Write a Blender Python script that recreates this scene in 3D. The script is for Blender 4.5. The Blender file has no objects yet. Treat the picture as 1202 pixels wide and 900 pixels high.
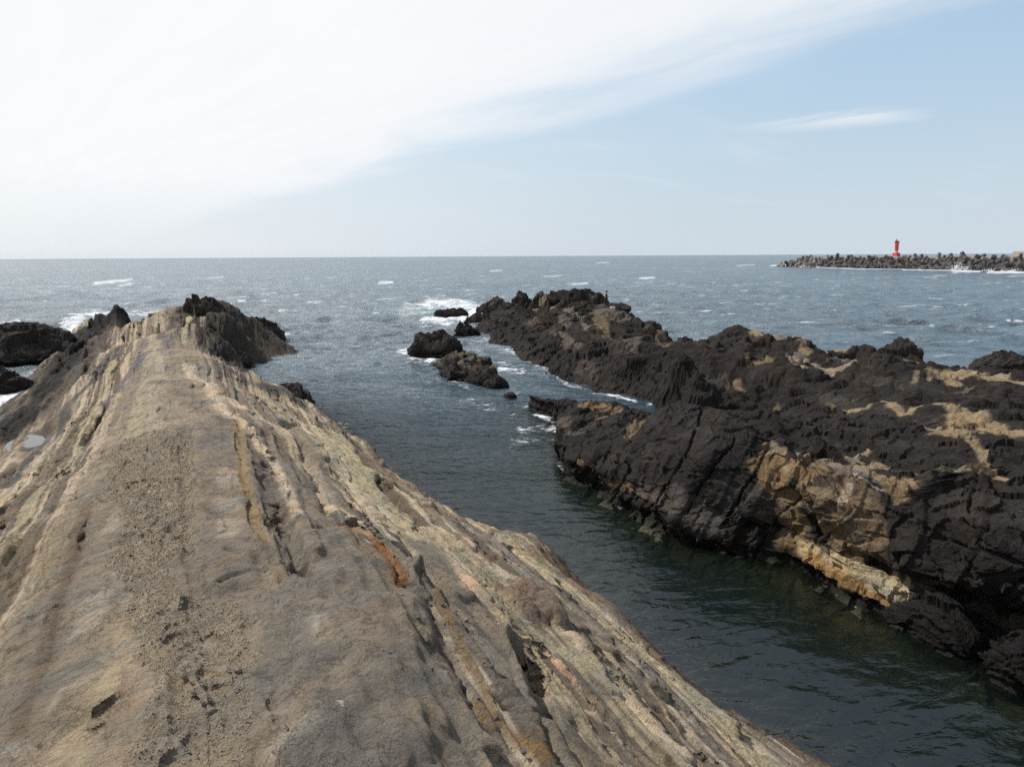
import bpy, bmesh, math, random
import numpy as np
from mathutils import Vector, Matrix, Euler

S = bpy.context.scene
C = S.collection
random.seed(7)
R = math.radians

# ------------------------------------------------------------------ camera
CAM_H = 9.5
F, PW, PH = 973.0, 1202.0, 900.0
PITCH = math.atan(150.6 / F)
ROLL = math.atan(0.0056)
fw = np.array([0.0, math.cos(PITCH), -math.sin(PITCH)])
up0 = np.array([0.0, math.sin(PITCH), math.cos(PITCH)])
rt0 = np.array([1.0, 0.0, 0.0])
rt = rt0 * math.cos(ROLL) - up0 * math.sin(ROLL)
up = rt0 * math.sin(ROLL) + up0 * math.cos(ROLL)
CAM = np.array([0.0, 0.0, CAM_H])
cd = bpy.data.cameras.new('camera')
cam = bpy.data.objects.new('camera', cd)
C.objects.link(cam)
cd.sensor_width = 36.0
cd.lens = 36.0 * F / PW
cd.clip_start, cd.clip_end = 0.1, 80000.0
M3 = Matrix(((rt[0], up[0], -fw[0]), (rt[1], up[1], -fw[1]), (rt[2], up[2], -fw[2])))
cam.matrix_world = Matrix.Translation(CAM) @ M3.to_4x4()
S.camera = cam

# ------------------------------------------------------------------ light
SUN_AZ, SUN_EL = -58.0, 50.0
S.view_settings.view_transform = 'Standard'
S.view_settings.look = 'None'
S.view_settings.gamma = 1.0
S.view_settings.exposure = 0.0
S.cycles.use_denoising = False
S.cycles.volume_bounces = 0
S.cycles.sample_clamp_direct = 2.0
S.cycles.sample_clamp_indirect = 1.5
sl = bpy.data.lights.new('sun', 'SUN')
sl.energy = 4.6
sl.angle = R(0.8)
sl.color = (1.0, 0.965, 0.915)
sun = bpy.data.objects.new('sun', sl)
C.objects.link(sun)
SD = np.array([math.sin(R(SUN_AZ)) * math.cos(R(SUN_EL)), math.cos(R(SUN_AZ)) * math.cos(R(SUN_EL)), math.sin(R(SUN_EL))])
sun.rotation_euler = Vector((SD[0], SD[1], SD[2])).to_track_quat('Z', 'Y').to_euler()


class NT:
    """short hand for building node trees"""
    def __init__(self, tree):
        self.t, self.n, self.l = tree, tree.nodes, tree.links

    def node(self, kind, **kw):
        nd = self.n.new(kind)
        for k, v in kw.items():
            setattr(nd, k, v)
        return nd

    def put(self, sock, v):
        if isinstance(v, (int, float)):
            sock.default_value = v
        elif isinstance(v, (tuple, list)):
            sock.default_value = tuple(v) if len(v) != 3 or sock.type == 'VECTOR' else (*v, 1.0)
        else:
            self.l.new(v, sock)

    def m(self, op, a, b=0.0, c=None, clamp=False):
        nd = self.node('ShaderNodeMath', operation=op, use_clamp=clamp)
        self.put(nd.inputs[0], a)
        self.put(nd.inputs[1], b)
        if c is not None:
            self.put(nd.inputs[2], c)
        return nd.outputs[0]

    def mix(self, f, a, b, mode='MIX'):
        nd = self.node('ShaderNodeMix', data_type='RGBA', blend_type=mode)
        self.put(nd.inputs[0], f)
        self.put(nd.inputs[6], a)
        self.put(nd.inputs[7], b)
        return nd.outputs[2]

    def ramp(self, x, a, b, lo=0.0, hi=1.0, smooth=True):
        nd = self.node('ShaderNodeMapRange', interpolation_type='SMOOTHSTEP' if smooth else 'LINEAR')
        self.put(nd.inputs[0], x)
        for i, v in enumerate((a, b, lo, hi)):
            self.put(nd.inputs[1 + i], v)
        return nd.outputs[0]

    def noise(self, vec, scale, detail=4.0, rough=0.55, dist=0.0, dims='3D'):
        nd = self.node('ShaderNodeTexNoise', noise_dimensions=dims)
        if vec is not None:
            self.l.new(vec, nd.inputs['Vector'])
        nd.inputs['Scale'].default_value = scale
        nd.inputs['Detail'].default_value = detail
        nd.inputs['Roughness'].default_value = rough
        nd.inputs['Distortion'].default_value = dist
        return nd.outputs[0]

    def xyz(self, a, b, c):
        nd = self.node('ShaderNodeCombineXYZ')
        for i, v in enumerate((a, b, c)):
            self.put(nd.inputs[i], v)
        return nd.outputs[0]

    def mapping(self, vec, scale=(1, 1, 1), rot=(0, 0, 0)):
        if any(rot):                                                    # turn first, stretch after
            vec = self.mapping1(vec, (1, 1, 1), rot)
        return self.mapping1(vec, scale, (0, 0, 0))

    def mapping1(self, vec, scale, rot):
        nd = self.node('ShaderNodeMapping')
        self.l.new(vec, nd.inputs[0])
        nd.inputs['Rotation'].default_value = rot
        nd.inputs['Scale'].default_value = scale
        return nd.outputs[0]


world = bpy.data.worlds.new('World')
S.world = world
world.use_nodes = True
W = NT(world.node_tree)
bg = W.n['Background']
SKY_K = 0.10
bg.inputs[1].default_value = SKY_K
sky = W.node('ShaderNodeTexSky', sky_type='NISHITA', sun_disc=False)
sky.sun_elevation, sky.sun_rotation = R(SUN_EL), R(SUN_AZ)
sky.altitude, sky.air_density, sky.dust_density, sky.ozone_density = 10.0, 1.1, 1.2, 1.0
tc = W.node('ShaderNodeTexCoord')
sep = W.node('ShaderNodeSeparateXYZ')
W.l.new(tc.outputs['Generated'], sep.inputs[0])
dx, dy, dz = sep.outputs
zc = W.m('MAXIMUM', dz, 0.015)
cx, cy = W.m('DIVIDE', dx, zc), W.m('DIVIDE', dy, zc)          # the cloud layer, seen as a plane overhead
cvec = W.xyz(cx, cy, 0.0)
# broad sheet of thin high cloud: edge is a straight line across the layer, frayed by noise
wisp = W.noise(W.mapping(cvec, (0.9, 0.30, 1), (0, 0, R(-27))), 1.0, 5.0, 0.55, 0.5)
wispf = W.noise(W.mapping(cvec, (3.2, 0.7, 1), (0, 0, R(-36))), 1.0, 5.0, 0.6, 0.4)
edge = W.m('ADD', W.m('MULTIPLY', cx, 0.88), W.m('MULTIPLY', cy, 0.45))
edge = W.m('ADD', edge, W.m('MULTIPLY', W.m('SUBTRACT', wisp, 0.5), 2.0))
edge = W.m('ADD', edge, W.m('MULTIPLY', W.m('SUBTRACT', wispf, 0.5), 0.35))
sheet = W.m('POWER', W.ramp(edge, 3.75, 2.1), 1.15)
# a single streak of cirrus
ax, ay, bx, by = 1.95, 7.1, 2.95, 6.2
L = math.hypot(bx - ax, by - ay)
ex, ey = (bx - ax) / L, (by - ay) / L
al = W.m('ADD', W.m('MULTIPLY', W.m('SUBTRACT', cx, ax), ex), W.m('MULTIPLY', W.m('SUBTRACT', cy, ay), ey))
ac = W.m('ADD', W.m('MULTIPLY', W.m('SUBTRACT', cx, ax), -ey), W.m('MULTIPLY', W.m('SUBTRACT', cy, ay), ex))
ac = W.m('ADD', ac, W.m('MULTIPLY', W.m('SUBTRACT', wispf, 0.5), 0.7))
g1 = W.ramp(W.m('ABSOLUTE', ac), 0.52, 0.0)
g2 = W.m('MULTIPLY', W.ramp(al, -0.3, 1.0), W.ramp(al, 1.5, 0.95))
streak = W.m('MULTIPLY', W.m('MULTIPLY', g1, g2), W.m('ADD', 0.35, W.m('MULTIPLY', wispf, 0.9)))
veil = W.m('MULTIPLY', W.ramp(W.noise(W.mapping(cvec, (1.0, 0.25, 1), (0, 0, R(35))), 0.8, 5.0, 0.6, 0.4), 0.5, 0.8), 0.22)
cloud = W.m('MAXIMUM', W.m('MAXIMUM', sheet, W.m('MULTIPLY', streak, 0.85)), veil)
# glow of thin haze around the sun's side, haze to the horizon
sdot = W.m('ADD', W.m('ADD', W.m('MULTIPLY', dx, float(SD[0])), W.m('MULTIPLY', dy, float(SD[1]))), W.m('MULTIPLY', dz, float(SD[2])))
glow = W.ramp(sdot, 0.22, 0.66)
hz = W.m('POWER', W.m('SUBTRACT', 1.0, W.m('MINIMUM', W.m('ABSOLUTE', dz), 1.0), clamp=True), 5.0)
hazecol = W.mix(glow, (6.5, 7.3, 8.05), (9.1, 9.3, 9.5))
base = W.mix(W.m('MULTIPLY', hz, 0.92), W.mix(W.ramp(dz, 0.45, 0.22, 0.05, 0.5), sky.outputs[0], (4.6, 7.4, 10.2)), hazecol)
cloudcol = W.mix(glow, (8.4, 8.8, 9.2), (9.6, 9.75, 9.9))
fade = W.m('MULTIPLY', W.ramp(dz, 0.0, 0.10), W.ramp(dz, 0.29, 0.46, 1.0, 0.25))   # the sheet thins overhead
fib = W.noise(W.mapping(cvec, (5.5, 0.55, 1), (0, 0, R(-33))), 1.0, 7.0, 0.62, 0.5)
cloudcol = W.mix(W.ramp(fib, 0.38, 0.72, 0.0, 0.14), cloudcol, (7.7, 8.4, 9.3))
skycol = W.mix(W.m('MULTIPLY', cloud, fade), base, cloudcol)
W.l.new(skycol, bg.inputs[0])

# ------------------------------------------------------------------ numeric helpers
def P(px, py, z):
    """photograph pixel -> world point at height z"""
    x, y = (px - PW / 2) / F, -(py - PH / 2) / F
    d = fw + rt * x + up * y
    t = (z - CAM_H) / d[2]
    return CAM + d * t

def pix(p):
    q = p - CAM
    f = np.maximum(q @ fw, 1e-3)
    return PW / 2 + F * (q @ rt) / f, PH / 2 - F * (q @ up) / f, f

STR = R(-22.4)                                   # strike of the beds
sd, sn = np.array([math.sin(STR), math.cos(STR)]), np.array([math.cos(STR), -math.sin(STR)])
def to_uv(x, y): return x * sd[0] + y * sd[1], x * sn[0] + y * sn[1]
def to_xy(u, v): return u * sd[0] + v * sn[0], u * sd[1] + v * sn[1]

from concurrent.futures import ThreadPoolExecutor
_pool = ThreadPoolExecutor(4)
def par(fn, arrs, *args):
    """run a point-wise function over chunks of the points on all cores"""
    arrs = np.broadcast_arrays(*[np.asarray(a, np.float32) for a in arrs])
    sh = arrs[0].shape
    fl = [np.ascontiguousarray(a).ravel() for a in arrs]
    n = fl[0].size
    cuts = list(range(0, n, 24000)) + [n]
    res = list(_pool.map(lambda k: fn(*[f[cuts[k]:cuts[k + 1]] for f in fl], *args), range(len(cuts) - 1)))
    if isinstance(res[0], tuple):
        return tuple(np.concatenate([r[i] for r in res]).astype(np.float64).reshape(sh) for i in range(len(res[0])))
    return np.concatenate(res).astype(np.float64).reshape(sh)

def hsh(ix, iy, iz, seed):
    h = ix * np.uint32(374761393) + iy * np.uint32(668265263) + iz * np.uint32(1440662683) + np.uint32((seed * 974711) & 0xffffffff)
    h = (h ^ (h >> np.uint32(13))) * np.uint32(1274126177)
    h = (h ^ (h >> np.uint32(15))) * np.uint32(2246822519)
    return h ^ (h >> np.uint32(16))

_rng = np.random.default_rng(3)
_G = _rng.normal(size=(256, 3)); _G /= np.linalg.norm(_G, axis=1)[:, None]
_GX, _GY, _GZ = [np.ascontiguousarray(_G[:, i], np.float32) for i in range(3)]
_u = lambda a: a.astype(np.int32).view(np.uint32)

def _perlin(x, y, z, seed):
    ix, iy, iz = np.floor(x), np.floor(y), np.floor(z)
    fx, fy, fz = x - ix, y - iy, z - iz
    wx, wy, wz = [f * f * f * (f * (f * 6 - 15) + 10) for f in (fx, fy, fz)]
    ix, iy, iz = _u(ix), _u(iy), _u(iz)
    out = np.zeros_like(x)
    for a in (0, 1):
        for b in (0, 1):
            for c in (0, 1):
                h = hsh(ix + np.uint32(a), iy + np.uint32(b), iz + np.uint32(c), seed) & np.uint32(255)
                d = _GX[h] * (fx - a) + _GY[h] * (fy - b) + _GZ[h] * (fz - c)
                out += d * (wx if a else 1 - wx) * (wy if b else 1 - wy) * (wz if c else 1 - wz)
    return out * np.float32(1.5)

def perlin(x, y, z, seed=0):
    return par(_perlin, (x, y, z), seed)

def fbm(x, y, z, octaves=4, seed=0, gain=0.5, lac=2.03):
    o, a, s = 0, 1.0, 0.0
    for i in range(octaves):
        o = o + a * perlin(x, y, z, seed + i * 17)
        s += a
        a *= gain
        x, y, z = x * lac + 3.7, y * lac + 1.3, z * lac + 5.1
    return o / s

def ridged(x, y, z, octaves=4, seed=0, gain=0.5):
    o, a, s = 0, 1.0, 0.0
    for i in range(octaves):
        o = o + a * (1 - np.abs(perlin(x, y, z, seed + i * 13)) * 2)
        s += a
        a *= gain
        x, y, z = x * 2.1 + 1.7, y * 2.1 + 9.3, z * 2.1 + 4.1
    return o / s

def _facets(x, y, z, seed, slope):
    ix, iy, iz = np.floor(x), np.floor(y), np.floor(z)
    d1 = np.full(x.shape, 9.0, np.float32); d2 = d1.copy(); h1 = np.zeros_like(x)
    k = np.float32(0.8 / 1023)
    for a in (-1, 0, 1):
        for b in (-1, 0, 1):
            for c in (-1, 0, 1):
                jx, jy, jz = ix + np.float32(a), iy + np.float32(b), iz + np.float32(c)
                h = hsh(_u(jx), _u(jy), _u(jz), seed)
                rx = x - jx - np.float32(.1) - k * (h & np.uint32(1023))
                ry = y - jy - np.float32(.1) - k * ((h >> np.uint32(10)) & np.uint32(1023))
                rz = z - jz - np.float32(.1) - k * ((h >> np.uint32(20)) & np.uint32(1023))
                rx, ry, rz = rx.astype(np.float32), ry.astype(np.float32), rz.astype(np.float32)
                d = rx * rx + ry * ry + rz * rz
                g = (h >> np.uint32(5)) & np.uint32(255)
                hh = ((h >> np.uint32(7)) & np.uint32(511)).astype(np.float32) / np.float32(255.5) - 1 + np.float32(slope) * (_GX[g] * rx + _GY[g] * ry + _GZ[g] * rz)
                near = d < d1
                d2 = np.where(near, d1, np.minimum(d2, d))
                h1 = np.where(near, hh, h1)
                d1 = np.where(near, d, d1)
    return h1, np.sqrt(d2) - np.sqrt(d1)

def facets(x, y, z, seed=0, slope=0.9):
    """broken rock: every cell a tilted flat face; returns (height, crack distance)"""
    return par(_facets, (x, y, z), seed, slope)

def sstep(a, b, x):
    t = np.clip((x - a) / (b - a), 0, 1)
    return t * t * (3 - 2 * t)

class Beds:
    """a random stack of beds: each rises gently then breaks off; every bed carries a tone"""
    def __init__(self, seed, wmin, wmax, h, lo=-60, hi=140, sharp=.12):
        rg = np.random.default_rng(seed)
        t, zz, tone = [lo], [0.0], []
        self.edge = [lo]
        while t[-1] < hi:
            w = wmin * (wmax / wmin) ** rg.random()
            k = h * rg.uniform(.25, 1.0) * min(1, w / (wmin * 2))
            t += [t[-1] + w * (1 - sharp), t[-1] + w]
            zz += [zz[0] + k, 0.0]
            tone.append(rg.random())
            self.edge.append(t[-1])
        self.t, self.z, self.tone = np.array(t), np.array(zz), np.array(tone)
        self.edge = np.array(self.edge)
    def __call__(self, x):
        return np.interp(x, self.t, self.z)
    def tones(self, x):
        return self.tone[np.clip(np.searchsorted(self.edge, x) - 1, 0, len(self.tone) - 1)]

class RBF:
    def __init__(self, pts, c=1.2, smooth=0.02):
        p = np.array(pts, float)
        self.p, self.c = p[:, :2], c
        n = len(p)
        K = np.sqrt(((self.p[:, None] - self.p[None]) ** 2).sum(-1) + c * c)
        A = np.zeros((n + 3, n + 3))
        A[:n, :n] = K - np.eye(n) * smooth
        A[:n, n] = 1; A[:n, n + 1:] = self.p
        A[n, :n] = 1; A[n + 1:, :n] = self.p.T
        b = np.zeros(n + 3); b[:n] = p[:, 2]
        self.w = np.linalg.solve(A, b)
    def _ev(self, x, y):
        out = np.full(x.shape, self.w[-3]) + self.w[-2] * x + self.w[-1] * y
        for (px, py), w in zip(self.p, self.w[:-3]):
            out += w * np.sqrt((x - px) ** 2 + (y - py) ** 2 + self.c ** 2)
        return out
    def __call__(self, x, y):
        x, y = np.broadcast_arrays(np.asarray(x, float), np.asarray(y, float))
        sh = x.shape
        x, y = np.ravel(x), np.ravel(y)
        cuts = list(range(0, x.size, 6000)) + [x.size]
        return np.concatenate(list(_pool.map(lambda k: self._ev(x[cuts[k]:cuts[k + 1]], y[cuts[k]:cuts[k + 1]]), range(len(cuts) - 1)))).reshape(sh)

def march(hf, px, py, tmax=140.0):
    """first point of the height field hf met on the sight line through a photograph pixel"""
    for k in range(14):
        d = P(px, py + k, 0.0) - CAM
        d = d / np.linalg.norm(d)
        t = np.geomspace(4.0, tmax, 700)
        p = CAM[None] + d[None] * t[:, None]
        below = p[:, 2] < np.maximum(hf(p[:, 0], p[:, 1]), 0.02)
        i = int(np.argmax(below))
        if below[i] and hf(p[i:i + 1, 0], p[i:i + 1, 1])[0] > 0.0:
            break
    return p[i], t[i]

def segdist(q, pts):
    """distance from points q (n,k) to a polyline pts (m,k), and the signed side for k = 2"""
    best = np.full(len(q), 1e9)
    for a, b in zip(pts[:-1], pts[1:]):
        ab = b - a
        t = np.clip(((q - a) @ ab) / max(ab @ ab, 1e-9), 0, 1)
        d = np.sqrt((((q - a) - t[:, None] * ab) ** 2).sum(1))
        best = np.minimum(best, d)
    return best

class Stroke:
    """a streak of rock traced on the surface: polyline with a width in metres at each end"""
    def __init__(self, pts3, dists, wpx):
        self.p = np.array(pts3, float)
        self.w = wpx * np.array(dists) / F
    def mask(self, q, wob, soft=0.45):
        p, w = self.p[:, :q.shape[1]], self.w
        best = np.full(len(q), 9.0)
        lo, hi = p.min(0) - w.max() * 2.2, p.max(0) + w.max() * 2.2
        sel = np.where(((q > lo) & (q < hi)).all(1))[0]
        if len(sel) == 0:
            return np.zeros(len(q))
        qq, bb = q[sel], best[sel]
        segs = [(p[0], p[0] + 1e-4, w[0], w[0])] if len(p) == 1 else list(zip(p[:-1], p[1:], w[:-1], w[1:]))
        for a, b, wa, wb in segs:
            ab = b - a
            t = np.clip(((qq - a) @ ab) / max(ab @ ab, 1e-9), 0, 1)
            d = np.sqrt((((qq - a) - t[:, None] * ab) ** 2).sum(1)) / (wa + (wb - wa) * t)
            bb = np.minimum(bb, d)
        out = np.zeros(len(q))
        out[sel] = 1 - sstep(1 - soft, 1 + soft, bb + wob[sel])
        return out

# ------------------------------------------------------------------ objects
def tag(o, label=None, cat=None, group=None, kind=None):
    for k, v in (('label', label), ('category', cat), ('group', group), ('kind', kind)):
        if v:
            o[k] = v
    return o

def empty(name, loc, rz=0.0):
    o = bpy.data.objects.new(name, None)
    o.location = loc
    o.rotation_euler = (0, 0, rz)
    o.empty_display_size = 0.3
    C.objects.link(o)
    return o

def link(name, me, mat=None, parent=None, loc=None):
    o = bpy.data.objects.new(name, me)
    C.objects.link(o)
    if mat and not me.materials:
        me.materials.append(mat)
    if parent:
        o.parent = parent
    if loc is not None:
        o.location = loc
    return o

def mesh_np(name, co, faces, smooth=True, attrs=None):
    me = bpy.data.meshes.new(name)
    k = faces.shape[1]
    me.vertices.add(len(co)); me.loops.add(faces.size); me.polygons.add(len(faces))
    me.vertices.foreach_set('co', np.ascontiguousarray(co, np.float32).ravel())
    me.loops.foreach_set('vertex_index', faces.astype(np.int32).ravel())
    me.polygons.foreach_set('loop_start', np.arange(0, faces.size, k, dtype=np.int32))
    me.polygons.foreach_set('use_smooth', np.full(len(faces), smooth))
    for n, a in (attrs or {}).items():
        if a.ndim == 2:
            at = me.attributes.new(n, 'FLOAT_COLOR', 'POINT')
            at.data.foreach_set('color', np.c_[a, np.ones(len(a))].astype(np.float32).ravel())
        else:
            at = me.attributes.new(n, 'FLOAT', 'POINT')
            at.data.foreach_set('value', a.astype(np.float32))
    me.update(calc_edges=True)
    return me

def grid_faces(nr, nc):
    i = np.arange(nr * nc).reshape(nr, nc)
    return np.stack([i[:-1, :-1], i[:-1, 1:], i[1:, 1:], i[1:, :-1]], -1).reshape(-1, 4)

def grid_normals(co, nr, nc):
    g = co.reshape(nr, nc, 3)
    a = np.gradient(g, axis=0); b = np.gradient(g, axis=1)
    n = np.cross(b, a)
    n /= np.maximum(np.linalg.norm(n, axis=2, keepdims=True), 1e-9)
    return n.reshape(-1, 3)

def split_grid(co, faces, part, names, mat, parent, attrs, origin, labels=None, smooth=True):
    """cut one surface into parts by the face classes in `part`"""
    for k, nm in enumerate(names):
        f = faces[part == k]
        if len(f) == 0:
            continue
        used, inv = np.unique(f, return_inverse=True)
        me = mesh_np(nm, co[used] - origin, inv.reshape(f.shape), smooth if isinstance(smooth, bool) else smooth[k], {n: a[used] for n, a in attrs.items()})
        o = link(nm, me, mat, parent)
        if labels and labels[k]:
            o['label'] = labels[k]

# ------------------------------------------------------------------ materials
def material(name):
    m = bpy.data.materials.new(name)
    m.use_nodes = True
    t = NT(m.node_tree)
    return m, t, t.n['Principled BSDF']

def rock_material(name, fine=1.0, contrast=0.5, speck=0.3, bump=0.5, facet=0.0):
    m, t, b = material(name)
    pos = t.node('ShaderNodeNewGeometry').outputs['Position']
    col = t.node('ShaderNodeAttribute', attribute_name='rock_colour').outputs['Color']
    wet = t.node('ShaderNodeAttribute', attribute_name='wet').outputs['Fac']
    st = t.mapping(pos, (1.0, 0.26, 1.0), (0, 0, -STR))                   # drawn out along the beds
    n1 = t.noise(st, 1.3 * fine, 9, 0.68, 0.5)
    n2 = t.noise(pos, 2.4 * fine, 11, 0.74, 0.3)
    n3 = t.noise(pos, 30.0 * fine, 5, 0.75)
    st2 = t.mapping(pos, (1.0, 0.45, 1.0), (0, 0, -STR))
    n4 = t.noise(st2, 11.0 * fine, 6, 0.7, 0.2)
    g = lambda n, k: t.m('MULTIPLY', t.m('SUBTRACT', n, 0.5), k)
    v = t.m('ADD', t.m('ADD', g(n1, 1.1), g(n2, 2.3)), t.m('ADD', g(n3, 1.9), g(n4, 1.6)))
    k = t.m('MAXIMUM', t.m('ADD', 1.0, t.m('MULTIPLY', v, contrast)), 0.25)
    # hairline seams and pits
    seam = t.ramp(t.m('ABSOLUTE', g(t.noise(st2, 2.2 * fine, 8, 0.62, 0.8), 1.0)), 0.0, 0.010)
    seam2 = t.ramp(t.m('ABSOLUTE', g(t.noise(pos, 1.1 * fine, 8, 0.62, 0.6), 1.0)), 0.0, 0.006)
    sm = t.m('MULTIPLY', seam, seam2)
    sp = t.ramp(t.noise(pos, 46.0 * fine, 3, 0.6), 0.60, 0.70)
    k = t.m('MULTIPLY', k, t.m('SUBTRACT', 1.0, t.m('MULTIPLY', sp, speck)))
    k = t.m('MULTIPLY', k, t.m('ADD', 0.72, t.m('MULTIPLY', sm, 0.28)))
    hue = t.mix(t.ramp(n1, 0.35, 0.65), (0.92, 0.98, 1.06), (1.07, 1.0, 0.90))
    c = t.mix(1.0, col, hue, 'MULTIPLY')
    vm = t.node('ShaderNodeVectorMath', operation='SCALE')
    t.l.new(c, vm.inputs[0]); t.l.new(k, vm.inputs['Scale'])
    wetk = t.m('SUBTRACT', 1.0, t.m('MULTIPLY', wet, 0.35))
    vm2 = t.node('ShaderNodeVectorMath', operation='SCALE')
    t.l.new(vm.outputs[0], vm2.inputs[0]); t.l.new(wetk, vm2.inputs['Scale'])
    t.l.new(vm2.outputs[0], b.inputs['Base Color'])
    t.l.new(t.ramp(wet, 0.0, 1.0, 0.9, 0.72, False), b.inputs['Roughness'])
    b.inputs['Specular IOR Level'].default_value = 0.10
    hgt = t.m('ADD', t.m('MULTIPLY', n2, 0.22 if facet < .5 else 0.07), t.m('ADD', t.m('MULTIPLY', n3, 0.042), t.m('MULTIPLY', n4, 0.06 if facet < .5 else 0.03)))
    if facet:
        fv = t.mapping(pos, (1.0, 0.45, 1.0), (R(25), R(-20), -STR))
        wv_ = t.node('ShaderNodeVectorMath', operation='ADD')
        t.l.new(fv, wv_.inputs[0])
        t.l.new(t.xyz(t.m('MULTIPLY', n1, 0.5), t.m('MULTIPLY', n2, 0.25), 0.0), wv_.inputs[1])
        for sc, amp in ((0.9, .30), (2.6, .13), (7.0, .045)):
            vo = t.node('ShaderNodeTexVoronoi', feature='F1')
            t.l.new(wv_.outputs[0], vo.inputs['Vector']); vo.inputs['Scale'].default_value = sc
            sub = t.node('ShaderNodeVectorMath', operation='SUBTRACT')
            t.l.new(wv_.outputs[0], sub.inputs[0]); t.l.new(vo.outputs['Position'], sub.inputs[1])
            cs = t.node('ShaderNodeVectorMath', operation='SUBTRACT')
            t.l.new(vo.outputs['Color'], cs.inputs[0]); cs.inputs[1].default_value = (.5, .5, .5)
            dt = t.node('ShaderNodeVectorMath', operation='DOT_PRODUCT')
            t.l.new(sub.outputs[0], dt.inputs[0]); t.l.new(cs.outputs[0], dt.inputs[1])
            hgt = t.m('ADD', hgt, t.m('MULTIPLY', dt.outputs['Value'], facet * amp * sc))
            hgt = t.m('ADD', hgt, t.m('MULTIPLY', vo.outputs['Distance'], -facet * amp * .25))
    hgt = t.m('ADD', hgt, t.m('MULTIPLY', sm, 0.025))
    bp = t.node('ShaderNodeBump')
    bp.inputs['Strength'].default_value = bump
    bp.inputs['Distance'].default_value = 1.0
    t.l.new(hgt, bp.inputs['Height'])
    t.l.new(bp.outputs[0], b.inputs['Normal'])
    return m

def plain(name, col, rough=0.6, var=0.25, scale=6.0, bump=0.0):
    m, t, b = material(name)
    pos = t.node('ShaderNodeTexCoord').outputs['Object']
    n = t.noise(pos, scale, 5, 0.6)
    t.l.new(t.mix(n, tuple(c * (1 - var) for c in col), tuple(min(1, c * (1 + var)) for c in col)), b.inputs['Base Color'])
    b.inputs['Roughness'].default_value = rough
    if bump:
        bp = t.node('ShaderNodeBump')
        bp.inputs['Strength'].default_value = bump
        bp.inputs['Distance'].default_value = 0.05
        t.l.new(n, bp.inputs['Height'])
        t.l.new(bp.outputs[0], b.inputs['Normal'])
    return m

M_TAN = rock_material('tan_rock', 1.0, 0.43, 0.55, 0.85, 0.3)
M_BLACK = rock_material('black_rock', 0.8, 0.38, 0.3, 0.75, 1.0)
M_STONE = plain('loose_stone', (0.085, 0.073, 0.06), 0.9, 0.4, 20.0)
M_GRAVEL = plain('gravel_grain', (0.29, 0.235, 0.165), 0.9, 0.45, 3.0)

ALB = 1.5
TAN = (.245, .20, .147); TANY = (.30, .252, .163); GREY = (.155, .130, .100); GREYL = (.30, .25, .19)
DARK = (.019, .0165, .015); DKG = (.040, .034, .030); BROWN = (.115, .085, .058); CREAM = (.42, .335, .235)
PINK = (.40, .285, .205); ORANGE = (.20, .095, .035); SLAB = (.155, .131, .103); GRAV = (.20, .163, .115)

# ------------------------------------------------------------------ left headland
LP = [  # photograph pixel and height of the rock there
 (100,890,5.7),(300,890,5.7),(500,890,5.45),(600,890,5.1),(700,890,4.4),(850,890,2.2),(960,896,.5),
 (0,800,5.2),(150,800,5.6),(320,800,5.65),(450,800,5.55),(560,800,5.2),(650,800,4.4),(740,800,3.1),(805,799,.9),
 (0,700,4.7),(120,700,5.35),(250,700,5.45),(400,700,5.5),(500,700,5.15),(580,700,4.3),(640,700,3.0),(690,697,.7),
 (0,620,4.1),(100,620,5.05),(200,620,5.25),(300,620,5.25),(400,620,5.25),(470,620,4.5),(530,623,3.0),(583,621,1.2),(645,642,.5),
 (0,575,2.9),(60,560,3.9),(130,560,4.85),(200,560,5.15),(280,560,5.1),(350,560,4.75),(410,560,3.7),(450,560,2.3),(484,571,.6),(530,608,.6),
 (0,552,1.7),(25,540,1.55),(40,517,1.5),(50,522,2.0),(80,480,2.5),(110,500,3.8),(160,500,4.7),(215,500,5.1),(270,500,5.0),(330,500,4.2),(380,510,2.5),(422,518,.6),
 (0,500,1.0),(40,470,1.0),(80,450,2.0),(115,450,3.4),(160,450,4.5),(210,450,4.9),(250,450,4.6),(290,455,3.0),(335,458,1.9),(358,474,.8),(385,490,.6),
 (20,487,.2),(36,455,.2),(62,418,.3),(90,410,1.7),(130,410,3.4),(170,410,4.4),(210,410,4.75),(235,420,4.5),(262,420,2.8),(277,427,1.0),(281,443,.2),(312,450,1.2),
 (86,386,.9),(110,378,2.4),(143,366,3.7),(183,371,3.8),(210,365,4.3),(227,354,4.95),(242,351,5.1),(265,355,4.8),(250,385,4.6),(270,372,4.1),(300,378,2.7),(317,390,1.0),(315,398,.1),(283,414,.2),(328,394,-1.0),(338,398,-1.6),(330,406,-1.4),(304,412,-.9),(345,390,-1.8)]
LPW = [tuple(P(*p)) for p in LP]
coastL = [(960,897),(900,858),(850,830),(805,800),(750,741),(717,717),(685,694),(680,683),(660,662),(643,642),(600,628),(567,617),(530,610),(510,598),(483,572),(467,558),(447,541),(423,522),(395,494),(370,480),(353,474),(318,462),(292,456),(281,446),(278,430),(285,414),(316,399)]
coastLw = np.array([P(x, y, 0.0)[:2] for x, y in coastL])
for i, p in enumerate(coastLw):
    if i % 2 == 0:
        LPW += [(p[0] + sn[0] * 1.0, p[1] + sn[1] * 1.0, -.9), (p[0] + sn[0] * 3.5, p[1] + sn[1] * 3.5, -3.0)]
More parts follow.
